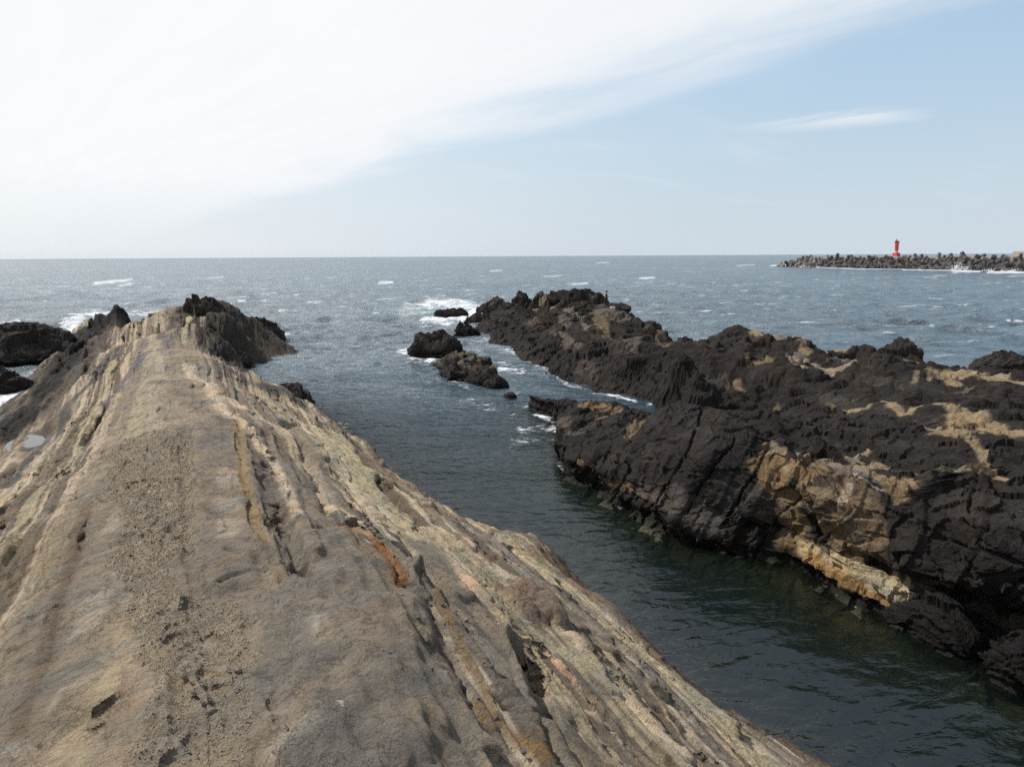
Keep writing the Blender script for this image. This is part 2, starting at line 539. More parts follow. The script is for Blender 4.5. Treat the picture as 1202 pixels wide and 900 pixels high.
for u, v, z in ((-14,0,5.9),(-14,5,4.6),(-14,-6,5.0),(-14,12,0.),(-14,18,-3),(-2,12,.3),(4,12.3,.1),(-2,16,-3.),(6,17,-3.5),(-5,-4,5.4),(0,-7,4.6),(6,-10,3.0),(0,-14,2.6),(10,-14,1.6),(18,-14,1.2),
                (26,-12,.4),(26,-18,-2),(10,-22,-1),(40,-13,-1.6),(55,-14,-2),(70,-14,-2),(85,-15,-2.5),(100,-12,-1.2),(104,-6,-1.5),(106,0,-2),(103,6,-2.5),(100,12,-2.5),(95,18,-3),(80,16,-3),(66,13,-3),(112,4,-3.5),(98,-4,1.8),(96,2,2.6),(98,6,1.0)):
    x, y = to_xy(u, v)
    LPW.append((x, y, z))
LH = RBF(LPW, 0.8, 0.015)

def lstroke(pts, wpx):
    a = [march(LH, x, y) for x, y in pts]
    return Stroke([p for p, _ in a], [t for _, t in a], wpx)

uu = [-9.0]
while uu[-1] < 4.0: uu.append(uu[-1] + 0.16)
while uu[-1] < 104: uu.append(uu[-1] + max(.032, .030 * (uu[-1] / 10) ** 1.22))
vv = [-17.0]
while vv[-1] < -4: vv.append(vv[-1] + .085)
while vv[-1] < 4.2: vv.append(vv[-1] + .026)
while vv[-1] < 12.6: vv.append(vv[-1] + .04)
while vv[-1] < 18: vv.append(vv[-1] + .12)
uu, vv = np.array(uu), np.array(vv)
U, V = np.meshgrid(uu, vv, indexing='ij')
nr, nc = U.shape
u, v = U.ravel(), V.ravel()
x, y = to_xy(u, v)
z0 = LH(x, y)
q2 = np.c_[x, y]
wv = v + 0.35 * fbm(u * .11, v * .25, 0, 3, 5) + 0.10 * fbm(u * .5, v * .5, 0, 2, 6)      # warped bed coordinate
wob = 0.55 * fbm(u * .5, v * 1.6, 0, 3, 21) + 0.35 * fbm(u * 3.0, v * 5.0, 0, 3, 22)
# colour of the beds
col = np.tile(np.array(TAN) * ALB, (len(u), 1))
def paint(mask, c, k=1.0):
    global col
    mm = (np.asarray(mask, float) * k)[:, None]
    c = [a * ALB for a in c]
    col = col * (1 - mm) + np.array(c)[None] * mm
bed = fbm(wv * 2.2, u * .03, 0, 4, 31)
paint(sstep(.0, .5, bed), GREY, .7)
paint(sstep(.05, .5, -bed), TANY, .8)
paint(sstep(.15, .5, fbm(wv * .9, u * .12, 0, 4, 33)), BROWN, .45)
BL1, BL2 = Beds(1, .35, 1.6, .30), Beds(2, .09, .45, .10)
wv1 = wv + .10 * fbm(u * .35, v * .8, 2, 3, 37)
wv2 = wv1 + .04 * fbm(u * 1.5, v * 2, 4, 2, 38)
t1, t2 = BL1.tones(wv1), BL2.tones(wv2)
fl0 = sstep(.8, 2.4, v) + sstep(-1.2, -2.6, v)
for lo_, hi_, c_, k_ in ((0, .22, GREY, .8), (.22, .42, TANY, .9), (.42, .55, CREAM, .6), (.55, .7, BROWN, .5), (.7, .85, TAN, .8)):
    paint((t1 >= lo_) & (t1 < hi_), c_, k_ * (.35 + .65 * fl0))
for lo_, hi_, c_, k_ in ((0, .15, CREAM, .7), (.15, .33, (.10, .08, .06), .6), (.33, .5, TANY, .7), (.5, .62, GREY, .7)):
    paint((t2 >= lo_) & (t2 < hi_), c_, k_ * fl0)
thin = fbm(wv * 5.0, u * .05, 0, 3, 34)
onfl = sstep(1.5, 3.0, v) + sstep(-1.5, -2.5, v)
paint(sstep(.12, .22, thin) * onfl, CREAM, .75)
paint(sstep(.16, .26, -thin) * onfl, (.09, .07, .052), .75)
thin2 = fbm(wv * 11.0, u * .08, 5, 3, 35)
paint(sstep(.18, .3, thin2) * onfl, (.10, .08, .06), .65)
patch = fbm(x * .55, y * .55, 0, 4, 36)
paint(sstep(.2, .45, patch), GREYL, .45)
paint(sstep(.15, .4, -patch), (.15, .12, .09), .5)
STROKES = [
 ([(20,888),(70,770),(105,690),(132,610),(152,560)], 40, GREY, .85),
 ([(20,870),(55,760),(75,690),(90,640),(105,590)], 7, BROWN, .7),
 ([(100,745),(112,705)], 15, GREYL, .7), ([(130,628),(136,605)], 9, GREYL, .7), ([(20,882),(60,880)], 16, GREYL, .6), ([(88,812),(100,800)], 12, GREYL, .5),
 ([(225,889),(240,790),(215,705),(203,630),(190,560),(180,515)], 52, GRAV, .85),
 ([(272,500),(272,560),(268,620),(262,690),(240,660)], 40, GREY, .95),
 ([(272,555),(270,575)], 12, GREYL, .6), ([(266,592),(270,602)], 14, GREYL, .6), ([(272,618),(268,635)], 12, GREYL, .7),
 ([(278,495),(285,560),(300,620),(335,690)], 6, (.21,.15,.085), .9),
 ([(302,500),(315,560),(332,625),(350,680)], 13, (.12,.098,.078), .95),
 ([(325,530),(345,600),(365,665)], 15, GREY, .9),
 ([(222,430),(255,470),(285,498),(322,545),(352,610)], 7, CREAM, .85),
 ([(268,468),(300,488),(335,505),(368,550),(392,600)], 8, CREAM, .8),
 ([(345,500),(372,545),(398,590)], 11, GREY, .7),
 ([(370,500),(400,545),(440,600)], 9, CREAM, .6),
 ([(395,510),(430,560),(480,610),(560,680),(640,750),(740,815)], 26, TANY, .8),
 ([(420,528),(455,575),(500,615)], 8, (.10,.075,.055), .9), ([(525,612),(550,630),(580,655)], 5, (.10,.075,.055), .9),
 ([(385,498),(425,530),(484,580),(530,613),(583,626),(650,662),(690,700),(750,748),(805,803),(900,862),(960,896)], 9, (.145,.105,.072), .85),
 ([(640,645),(670,670),(688,695)], 16, (.17,.12,.08), .8),
 ([(400,650),(425,700),(430,760),(425,820),(420,890)], 88, SLAB, .95),
 ([(345,690),(350,740),(340,800)], 30, SLAB, .9), ([(480,760),(500,820),(515,885)], 34, SLAB, .95), ([(455,665),(475,710)], 25, SLAB, .9),
 ([(375,745),(380,760)], 12, GREYL, .5), ([(355,868),(330,885)], 18, GREYL, .6), ([(372,775),(376,760),(368,735)], 3, GREYL, .6),
 ([(404,610),(428,628),(448,652),(470,690)], 10, ORANGE, .9), ([(400,616),(412,640),(440,668)], 5, (.15,.105,.06), .7),
 ([(497,706),(520,760),(548,820),(590,885)], 7, (.10,.082,.066), .9), ([(512,700),(548,770),(588,845),(640,895)], 5, (.16,.10,.05), .7),
 ([(565,825),(600,860),(640,893)], 14, (.19,.115,.05), .65),
 ([(535,690),(575,750),(640,840),(690,890)], 34, GREY, .9), ([(495,640),(530,680),(545,720)], 22, GREY, .9),
 ([(540,660),(552,700)], 10, PINK, .85), ([(502,620),(530,645),(548,668)], 6, CREAM, .8),
 ([(590,740),(640,762),(688,815)], 6, PINK, .95), ([(640,812),(690,835),(735,872)], 6, (.36,.27,.19), .7),
 ([(615,705),(635,725)], 22, (.165,.118,.085), .9), ([(660,770),(700,810)], 12, GREY, .6),
 ([(430,641),(436,640)], 3, (.55,.5,.45), .8), ([(412,638),(416,637)], 2, (.6,.55,.5), .7), ([(400,850),(404,852)], 2.5, (.5,.46,.4), .7),
 ([(238,362),(246,390),(262,405)], 32, (.041,.034,.028), .97), ([(270,365),(285,385),(310,390)], 19, (.032,.027,.024), .97), ([(272,410),(277,430)], 17, DKG, .95),
 ([(216,402),(222,380),(232,356)], 3.5, TANY, .9), ([(226,402),(238,372)], 2.5, TAN, .8), ([(246,408),(250,395)], 3, TANY, .6),
 ([(188,398),(205,375),(214,366)], 5, (.08,.066,.055), .8), ([(150,375),(143,370)], 10, (.09,.075,.06), .8),
 ([(0,508),(30,482),(62,450),(85,420),(108,392),(130,375)], 30, DARK, .97), ([(0,520),(20,505),(55,470),(85,440),(105,412),(128,386)], 20, DARK, .95), ([(95,392),(118,376),(140,370)], 12, DARK, .9), ([(60,470),(84,446),(112,414),(140,384)], 11, (.10,.082,.065), .7),
 ([(0,575),(50,521),(77,481),(113,443),(143,407)], 6, (.075,.068,.063), .85), ([(122,478),(142,452),(160,430),(175,412)], 5, (.12,.108,.105), .85), ([(200,405),(195,395),(190,412)], 6, (.11,.1,.1), .6),
 ([(120,425),(128,415),(108,440)], 4, (.06,.052,.047), .8), ([(205,458),(225,470),(245,485)], 10, (.15,.12,.095), .7), ([(180,448),(215,452)], 8, (.10,.085,.07), .5),
 ([(318,462),(335,462),(352,474)], 14, (.07,.06,.053), .95), ([(262,432),(290,446)], 9, (.13,.105,.08), .8),
 ([(-20,565),(0,552),(20,540),(45,526)], 24, (.20,.185,.175), .9)]
smooth = np.zeros(len(u)); gravelly = np.zeros(len(u)); darkm = np.zeros(len(u)); slabm = np.zeros(len(u))
for pts, w, c, k in STROKES:
    mk = lstroke(pts, w).mask(q2, wob)
    paint(mk, c, k)
    if c in (GREY, SLAB): smooth = np.maximum(smooth, mk)
    else: smooth *= 1 - mk
    if c is SLAB: slabm = np.maximum(slabm, mk)
    if c is GRAV: gravelly = np.maximum(gravelly, mk)
    elif c in (GREY, SLAB): gravelly *= 1 - mk
    if max(c) < .13 and w > 9: darkm = np.maximum(darkm, mk * k)
rough = 1 - .8 * smooth
paint(sstep(3.5, 6.0, v + 1.2 * fbm(u * .2, v * .4, 0, 3, 39)) * sstep(66, 76, u), (.036, .029, .024), .93)
paint(sstep(82, 86, u + 2 * fbm(u * .2, v * .4, 2, 3, 40)) * sstep(.5, 2.5, v), (.048, .04, .033), .8)
# relief: beds stand out as ribs along the strike, broken across it
z = z0.copy()
fl = sstep(1.0, 5.0, v) + sstep(-1.0, -4.0, v)
rib = ridged(wv * .85, u * .05, 0, 3, 41) - .55
rib2 = ridged(wv * 2.6, u * .16, 0, 3, 42) - .55
brk = sstep(-.35, .25, fbm(u * .22, v * .9, 0, 3, 45))
fold = 1 - .75 * sstep(58, 72, u)
z += fold * ((BL1(wv1) - .1) * (.12 + 1.0 * fl0) * brk * (.3 + .7 * rough) + (BL2(wv2) - .03) * (.2 + .9 * fl0) * (.3 + .7 * rough) * (.4 + .6 * brk))
z += fold * (rib * .20 + rib2 * .05) * (.22 + .78 * fl) * (.35 + .65 * rough)
step = fbm(wv * 1.4, u * .05, 0, 2, 43)
z += .0 * (np.floor(step * 5 + .5 * fbm(u * .6, v * 2, 0, 2, 44)) / 5 - step) * rough
fa, ed = facets(u * .35, v * 1.1, z0 * 1.1, 51)
z += .055 * fa * rough * (.35 + .9 * fl)
fa2, ed2 = facets(u * 1.0, v * 3.2, z0 * 2.0, 52)
z += .03 * fa2 * rough
z += .030 * fbm(x * 3, y * 3, 0, 4, 53) * rough + .05 * fbm(x * .9, y * .9, 0, 2, 54)
# knobbly weathered strip with curled ridges
kn = ridged(u * .9 + fbm(u, v, 0, 2, 61), v * 1.5 + fbm(u, v, 3, 2, 62), 0, 3, 63)
z += gravelly * (.10 * sstep(.50, .9, kn) * (.5 + fbm(x * .8, y * .8, 0, 2, 66)) + .018 * fbm(x * 7, y * 7, 0, 3, 64) - .01)
paint(gravelly * sstep(.5, .9, kn), (.20, .165, .122), .7)
# honeycombed rough tan slope on the left
lf = sstep(-1.2, -2.2, v) * (1 - gravelly) * rough
z += lf * .05 * fbm(u * 2.5, v * 4, 0, 4, 65)
# far crag, steep beds standing on edge
far = sstep(62, 76, u)
fa3, ed3 = facets(wv * .9 + z0 * .5, u * .22, z0 * .55, 71, 1.1)
z += far * (.34 * fa3 + .08 * (ridged(wv * 1.3 + z0 * .4, u * .06, 0, 2, 72) - .5)) * sstep(-1.0, 1.2, z0)
z += darkm * (.10 * fa3 + .07 * fa2)
# traced relief: platy nodules of the weathered strip
NOD = [[(113,657),(140,647)], [(127,680),(150,683),(160,675)], [(110,698),(140,697),(177,703)], [(153,715),(180,703)], [(190,722),(223,708)], [(233,728),(258,715)], [(157,733),(173,727)], [(207,747),(227,738)], [(227,755),(253,755)],
       [(213,787),(233,767),(260,780),(273,793),(250,803),(220,800)], [(200,787),(190,813),(183,830)], [(233,817),(247,813),(245,840)], [(140,827),(157,813)], [(167,847),(193,833),(200,853)], [(203,867),(220,880),(230,890)], [(177,887),(193,873)],
       [(160,633),(167,647),(177,655)], [(143,612),(173,607)], [(163,627),(207,630)], [(157,565),(177,557),(213,550)], [(150,543),(173,535)], [(180,534),(190,537)], [(173,593),(210,593)], [(143,590),(160,592)], [(177,578),(190,578)], [(100,497),(130,483)],
       [(160,500),(200,498)], [(150,520),(185,512)], [(165,480),(190,476)], [(90,870),(120,850)], [(60,840),(75,815)], [(130,770),(165,762)], [(150,790),(180,775)], [(120,740),(150,735)], [(180,680),(200,672)], [(195,655),(210,648)], [(170,760),(190,756)]]
for pts in NOD:
    mk = lstroke(pts, 4.5).mask(q2, wob * 1.1, .6)
    z = z + .032 * mk
    paint(mk, (.25, .213, .168), .7)
relk = 1.1 * fbm(u * .8, v * 1.5, 0, 3, 78)
def lrel(pts, w, dz, soft=.6):
    global z
    z = z + dz * lstroke(pts, w).mask(q2, wob * .7, soft) * np.clip(.75 + relk, .2, 1.3)
lrel([(400,650),(420,700),(430,780),(425,880)], 80, .22, .2)
lrel([(272,500),(272,560),(268,620),(262,680)], 40, .11, .3); lrel([(302,500),(315,560),(332,625),(350,680)], 12, -.17, .3)
lrel([(325,530),(345,600),(365,665)], 13, .08, .25); lrel([(20,882),(70,770),(105,690),(132,610),(152,560)], 34, .05, .6)
lrel([(535,690),(575,750),(640,840),(690,890)], 30, .10, .5); lrel([(340,498),(362,550),(384,596)], 5, -.12, .4); lrel([(440,560),(500,625),(570,690)], 5, -.12, .4); lrel([(560,650),(620,690),(700,760),(790,835)], 5, -.13, .4); lrel([(600,690),(660,745),(740,810)], 6, .12, .4)
lrel([(345,690),(400,640),(408,615)], 6, .05, .8)
lrel([(406,610),(450,655),(470,692),(498,706)], 7, -.10)
lrel([(500,715),(525,765),(560,835),(600,890)], 7, -.11)
lrel([(614,772),(626,800),(640,850)], 15, -.36, .3); lrel([(600,755),(612,790),(622,840)], 9, .16, .4)
lrel([(480,645),(500,668),(512,690)], 15, -.26, .4)
lrel([(497,688),(520,694)], 9, .20, .5); lrel([(540,706),(553,708)], 7, .12); lrel([(612,700),(632,722)], 22, .26, .5)
lrel([(332,600),(350,660),(362,690)], 8, -.20, .5); lrel([(330,690),(358,688)], 6, -.08)
lrel([(280,500),(286,560),(302,622),(335,690)], 4, -.07)
lrel([(222,432),(255,472),(285,500),(325,550),(352,612)], 5, .06, .9); lrel([(268,470),(335,508),(370,555),(395,605)], 6, .07, .9)
lrel([(340,498),(360,540),(388,590)], 8, -.16); lrel([(380,535),(388,552)], 13, .22)
lrel([(418,530),(455,578),(500,618)], 6, -.28, .4); lrel([(430,525),(470,570),(510,608)], 7, .22, .5); lrel([(525,614),(552,634),(580,656)], 4, -.2)
lrel([(590,742),(640,765),(690,818)], 5, .10); lrel([(680,756),(705,770)], 6, -.12); lrel([(715,790),(745,808)], 6, -.12)
lrel([(238,812),(246,838)], 7, .09); lrel([(224,796),(226,810)], 5, .08)
lrel([(290,640),(300,642)], 5, -.06); lrel([(270,655),(280,656)], 6, -.05)
lrel([(260,690),(300,672),(342,665),(370,664)], 4, -.07)
lrel([(215,520),(218,600),(220,660),(228,685)], 5, -.08)
lrel([(62,790),(70,740),(80,690),(100,620)], 5, -.06, .8)
lrel([(0,575),(50,521),(77,481),(113,443),(143,407)], 4, .16, .8); lrel([(122,478),(142,452),(162,428)], 3, .08, .9)
lrel([(0,540),(20,560),(45,535)], 16, .0)
pcu, pcv = to_uv(*march(LH, 41, 517)[0][:2])
pud = np.exp(-((u - pcu) / 2.0) ** 2 - ((v - pcv) / .5) ** 2)
paint(lstroke([(36,527),(45,506)], 11).mask(q2, wob * 1.2, .6), (.06, .055, .048), .8)
flatm = lstroke([(-20,560),(0,550),(22,538),(42,516)], 26).mask(q2, wob * .2, .6)
z = z * (1 - flatm) + (1.62 + .09 * fbm(x * 1.3, y * 1.3, 0, 4, 77)) * flatm - .20 * pud
zg = z.reshape(nr, nc)
for _ in range(1):
    zg[1:-1, 1:-1] = .7 * zg[1:-1, 1:-1] + .075 * (zg[:-2, 1:-1] + zg[2:, 1:-1] + zg[1:-1, :-2] + zg[1:-1, 2:])
z = zg.ravel() + .012 * fbm(x * 9, y * 9, 0, 3, 79) * rough
nrm = grid_normals(np.c_[x, y, z], nr, nc)
z = np.where(z0 < -.4, np.minimum(z, z0 + .25), z)
co = np.c_[x, y, z]
fx, _ = facets(u * .5, v * 1.6, z * 1.6, 81)
side = (1 - nrm[:, 2]) * (1 - smooth)
co[:, :2] += nrm[:, :2] * (.25 * fx * side)[:, None]
wetL = sstep(.9, .15, z + .25 * fbm(x, y, z, 2, 83))
paint(wetL, (.075, .058, .042), .8)
ORG_L = np.array([P(250, 620, 5.2)[0], P(250, 620, 5.2)[1], 0.0])
headland = empty('rocky_headland', ORG_L)
tag(headland, 'long tan and grey layered rock headland running out to sea from below the viewpoint', 'rock headland')
faces = grid_faces(nr, nc)
keep = z[faces].max(1) > -3.2
faces = faces[keep]
part = np.zeros(len(faces), int)
fc = faces[:, 0]
part[(slabm[fc] > .5) & (u[fc] < 25)] = 1
part[(u[fc] > 70) & (v[fc] > 0)] = 2
part[(darkm[fc] > .5) & (u[fc] < 70) & (v[fc] < -2)] = 3
split_grid(co, faces, part, ['bedrock', 'smooth_slab', 'crag', 'dark_flank'], M_TAN, headland, {'rock_colour': col, 'wet': wetL}, ORG_L,
           [None, 'smooth grey-brown whaleback slab in the foreground', 'dark jagged crag at the seaward end', 'black sea-washed flank over the gully'])
LEFT = dict(u=u, v=v, co=co, grav=gravelly, uu=uu, vv=vv)

# ------------------------------------------------------------------ sheets for the right-hand outcrops
def loft(rows, us, sub):
    """rows of traced feature lines -> surface points (len(us), n, 3); each row is sampled along the strike"""
    out = []
    for r in rows:
        p = np.array(r)
        a, b = to_uv(p[:, 0], p[:, 1])
        o = np.argsort(a)
        a, b, zz = a[o], b[o], p[o, 2]
        k = np.array([.25, .5, .25])
        vv_, zz_ = np.interp(us, a, b), np.interp(us, a, zz)
        out.append(np.c_[vv_, zz_])
    A = np.stack(out, 1)                                        # us, rows, 2
    n = A.shape[1]
    res = []
    for i in range(n - 1):
        p0, p1, p2, p3 = A[:, max(i - 1, 0)], A[:, i], A[:, i + 1], A[:, min(i + 2, n - 1)]
        for j in range(sub[i]):
            t = j / sub[i]
            res.append(.5 * (2 * p1 + (p2 - p0) * t * .6 + (-.6 * p0 + .6 * p2) * 0 + (2 * p0 * 0) ) if False else
                       p1 + (p2 - p1) * (t * t * (3 - 2 * t) * .35 + t * .65) + .18 * (t * (1 - t)) * ((p1 - p0) * (1 - t) - (p3 - p2) * t))
    res.append(A[:, -1])
    return np.stack(res, 1)

ALB = .80
A1 = [(1500,960,0),(1350,872,0),(1202,801,0),(1151,776,0),(1118,760,0),(1076,740,0),(1041,726,0),(1014,707,0),(968,684,0),(944,664,0),(915,655,0),(870,648,0),(817,637,0),(795,628,0),(770,615,0),(745,600,0),(725,591,0),(707,575,0),(685,567,0),(665,556,0),(656,540,0),(657,520,0),(659,500,0),(650,488,0),(632,483,0)]
A2 = [(1350,866,.3),(1202,794,.15),(1151,768,.15),(1118,752,.15),(1076,730,.2),(1041,712,.3),(1014,697,.3),(992,688,.3),(960,671,.3),(942,656,.3),(920,648,.25),(880,640,.25),(830,632,.3),(795,622,.35),(745,593,.35),(707,568,.35),(670,549,.4),(654,533,.45),(657,512,.45),(659,495,.3),(650,485,.2),(634,481,.15)]
A3 = [(1350,830,.35),(1202,745,.32),(1151,725,.35),(1118,708,.5),(1069,693,1.0),(1051,679,.98),(1030,667,.98),(1000,661,.93),(976,648,.88),(944,634,.82),(925,634,.6),(885,628,.5),(840,625,.55),(795,612,.6),(745,583,.65),(707,560,.6),(670,543,.7),(654,528,.7),(656,505,.7),(660,490,.5),(650,482,.4),(634,478,.3)]
A4 = [(1350,800,.55),(1202,722,.5),(1151,705,.55),(1118,692,.7),(1069,683,1.1),(1030,660,1.0),(1000,654,1.0),(976,643,.95),(944,627,.95),(925,618,.85),(890,612,.75),(845,618,.7),(795,608,.75),(745,579,.8),(707,556,.75),(670,541,.8),(655,525,.8),(656,500,.8),(660,487,.6),(650,480,.5),(634,476,.35)]
A5 = [(1350,765,1.6),(1202,688,1.5),(1148,687,1.4),(1121,684,1.4),(1102,676,1.4),(1051,668,1.45),(1025,648,1.5),(1000,640,1.35),(971,630,1.3),(944,615,1.3),(925,606,1.35),(907,602,1.3),(890,594,1.35),(857,606,1.15),(840,614,1.0),(795,602,.9),(745,570,1.0),(707,553,.95),(680,543,.95),(657,528,1.0),(656,498,1.0),(660,485,.75),(650,478,.6),(634,474,.45)]
A6 = [(1350,690,2.9),(1202,620,2.75),(1150,615,2.65),(1100,612,2.55),(1051,612,2.4),(1025,600,2.5),(994,590,2.6),(960,582,2.6),(930,568,2.5),(910,572,2.1),(890,555,2.4),(857,545,2.55),(820,540,2.6),(780,532,2.45),(745,520,2.2),(707,512,1.7),(680,510,1.5),(662,507,1.4),(658,490,1.2),(662,480,.95),(650,475,.75),(636,472,.6)]
A7 = [(1350,600,3.6),(1202,575,3.4),(1170,560,3.45),(1133,556,3.4),(1105,562,3.35),(1076,568,3.2),(1050,570,3.1),(1031,560,3.2),(994,548,3.25),(954,541,3.2),(934,537,3.15),(917,527,3.1),(905,528,2.95),(893,520,3.25),(880,508,3.45),(850,497,3.55),(810,488,3.5),(780,490,3.25),(757,494,2.75),(740,485,2.25),(720,480,2.0),(695,480,1.75),(670,478,1.5),(662,476,1.3),(650,472,.95),(636,470,.75)]
A8 = [(1350,580,3.7),(1202,558,3.5),(1170,548,3.55),(1133,549,3.5),(1105,556,3.4),(1076,562,3.25),(1031,551,3.3),(994,540,3.3),(954,534,3.25),(934,531,3.2),(917,518,3.2),(895,514,3.35),(882,500,3.6),(860,491,3.7),(842,481,3.75),(820,475,3.7),(810,472,3.7),(780,476,3.4),(757,486,2.85),(740,479,2.35),(720,474,2.1),(695,472,1.8),(685,469,1.8),(662,471,1.4),(650,470,1.1),(636,469,.8)]
WA = [[P(*p) for p in r] for r in (A1, A2, A3, A4, A5, A6, A7, A8)]
def off(row, dv, z=None, dz=0.0):
    return [np.array([p[0] + sn[0] * dv, p[1] + sn[1] * dv, (p[2] + dz) if z is None else z]) for p in row]
rowsA = [off(WA[0], -4.5, -3.0), off(WA[0], -1.9, -.6)] + WA + [off(WA[7], 1.6, None, -.8), off(WA[7], 3.2, -1.0)]
us = [6.0]
while us[-1] < 47.2: us.append(us[-1] + max(.045, .0026 * us[-1]))
us = np.array(us)
LA = loft(rowsA, us, [6, 14, 10, 12, 8, 16, 44, 40, 14, 14, 8])
# ease the traced lines so that corners between them are not straight-edged
for _ in range(3):
    LA[1:-1] = .5 * LA[1:-1] + .25 * (LA[:-2] + LA[2:])
nrA, ncA = LA.shape[:2]
ua = np.repeat(us, ncA)
xa, ya = to_xy(ua, LA[..., 0].ravel())
za = LA[..., 1].ravel()
coA = np.c_[xa, ya, za]
baseA = coA.copy()
nA = grid_normals(coA, nrA, ncA)
if nA[:, 2].mean() < 0: nA = -nA
taper = np.clip((47.2 - ua) / 3, .15, 1)
f1, e1 = facets(xa * .55, ya * .55, za * .9, 101, 1.0)
f2, e2 = facets(xa * 1.5 + 4, ya * 1.5, za * 1.9, 102, 1.1)
f3, e3 = facets(xa * 4.2, ya * 4.2 + 2, za * 4.5, 103, 1.1)
pxa, pya, dpa = pix(baseA)
calm = 1 - .62 * sstep(735, 770, pxa) * sstep(905, 880, pxa) * sstep(.9, 1.3, za)
BA1, BA2 = Beds(11, .5, 1.7, .26, sharp=.10), Beds(12, .22, .8, .10, sharp=.15)
wj = .85 * xa - .26 * ya - .46 * za + .30 * fbm(xa * .35, ya * .35, za * .35, 3, 118)
wk = xa * .35 + ya * .25 + za * .9 + .30 * fbm(xa * .35, ya * .35, za * .35, 3, 119)
off_dome = .35 + .65 * (1 - (1 - calm) / .62)
disp = .11 * f1 * calm + .06 * f2 * calm + .018 * f3 + .04 * fbm(xa * .8, ya * .8, za * .8, 3, 104)
disp += (BA1(wj) - .1) * (.25 + .4 * off_dome) + (BA2(wk) - .04) * (.3 + .5 * off_dome) + .03 * f2
# joints: steep cracks raking down the dome face
jj = (-.85 * xa + .26 * ya + .46 * za) * .85 + .25 * fbm(xa * .4, ya * .4, za * .4, 3, 106)
crack = np.abs(jj - np.round(jj))
jn = fbm(xa * .5, ya * .5, za * .3, 3, 107)
disp -= .20 * (1 - sstep(.01, .05, crack)) * sstep(-.15, .15, jn)
jj2 = (xa * .95 + ya * .2 - za * .1) * .9 + .25 * fbm(xa * .5, ya * .5, za * .5, 3, 108)
disp -= .12 * (1 - sstep(.02, .07, np.abs(jj2 - np.round(jj2)))) * sstep(.0, .3, fbm(xa * .35, ya * .35, za * .35, 3, 109))
coA = coA + nA * (disp * taper)[:, None]
# colours
def astroke(pts, wpx):
    r3, dd = [], []
    for a, b in pts:
        e = (pxa - a) ** 2 + (pya - b) ** 2
        c = np.where(e < max(e.min() * 1.5, 16.0))[0]
        k = c[np.argmin(dpa[c])]
        r3.append(baseA[k]); dd.append(dpa[k])
    return Stroke(r3, dd, wpx)
col = np.tile(np.array((.026, .022, .0195)), (len(ua), 1))
wobA = .5 * fbm(xa * .9, ya * .9, za * .9, 3, 111) + .4 * fbm(xa * 3, ya * 3, za * 3, 3, 112)
paint(sstep(.1, .5, fbm(xa * .5, ya * .5, za, 4, 113)), (.062, .05, .043), .7)
tanA = np.zeros(len(ua)); ledgeA = np.zeros(len(ua)); domeA = np.zeros(len(ua)); blockA = np.zeros(len(ua))
TA = (.235, .165, .092); TA2 = (.30, .23, .145)
AST = [
 ([(905,540),(920,600),(930,630)], 24, TA, .9, 't'), ([(940,550),(955,590),(985,630)], 34, TA, .9, 't'), ([(985,560),(1000,600),(1015,640)], 26, (.18,.13,.085), .9, 't'),
 ([(985,585),(1000,610),(1002,635)], 14, (.26,.19,.125), .8, 't'), ([(1010,560),(1012,600),(1020,635)], 6, TA, .8, 't'), ([(960,520),(990,540),(1040,556),(1070,566)], 8, TA2, .9, 't'),
 ([(935,530),(990,545),(1050,566)], 3, (.16,.15,.15), .8, 't'), ([(1000,550),(1030,566),(1060,575)], 1.4, (.42,.38,.33), .7, 't'), ([(1040,558),(1056,580)], 10, TA, .9, 't'),
 ([(900,520),(918,530),(920,545)], 9, TA2, .8, 't'),
 ([(958,555),(975,560)], 11, DKG, .8, None), ([(925,570),(945,600)], 9, (.075,.06,.05), .7, None), ([(950,600),(970,612)], 11, (.06,.05,.043), .7, None), ([(1000,575),(1012,560)], 8, DKG, .6, None),
 ([(945,560),(935,580)], 6, TA2, .6, None), ([(962,590),(968,578)], 7, TA2, .6, None), ([(995,565),(985,590),(978,585)], 5, (.42,.35,.27), .7, None),
 ([(936,640),(955,645),(975,655),(1000,668),(1030,674),(1055,685)], 11, (.45,.36,.215), .95, 'l'), ([(945,655),(968,668),(995,683),(1030,702)], 9, (.33,.205,.085), .9, 'l'), ([(1020,680),(1045,692),(1065,694)], 9, (.46,.38,.25), .9, 'l'),
 ([(1085,690),(1118,694),(1151,708),(1202,728),(1300,770)], 9, (.17,.13,.085), .85, None),
 ([(1105,550),(1133,546),(1165,546),(1192,556)], 5, TA2, .9, None),
 ([(680,470),(700,474),(725,478)], 6, TA, .8, None), ([(740,490),(735,505),(755,488)], 7, (.2,.14,.085), .8, None), ([(660,490),(672,500),(690,495)], 10, (.14,.11,.085), .7, None), ([(700,483),(720,480)], 5, (.21,.155,.10), .7, None),
 ([(700,558),(712,565),(735,572)], 5, (.23,.165,.09), .75, None), ([(745,572),(760,578),(780,588)], 8, (.13,.105,.088), .8, None), ([(790,585),(820,600),(830,615)], 18, (.115,.098,.085), .75, None), ([(672,543),(680,546)], 4, (.2,.15,.09), .7, None),
 ([(855,575),(880,580),(895,590)], 18, (.075,.068,.063), .8, None), ([(895,608),(902,618)], 7, (.15,.11,.075), .7, None),
 ([(1100,575),(1150,590),(1202,600)], 22, (.058,.05,.046), .6, None)]
for pts, w, c, k, t in AST:
    mk = astroke(pts, w).mask(baseA, wobA * 1.25, .22)
    paint(mk, c, k)
    if t == 't': tanA = np.maximum(tanA, mk)
    if t == 'l': ledgeA = np.maximum(ledgeA, mk)
wetA = sstep(.75, .1, za + .25 * fbm(xa, ya, za, 3, 115)) * (1 - .8 * ledgeA)
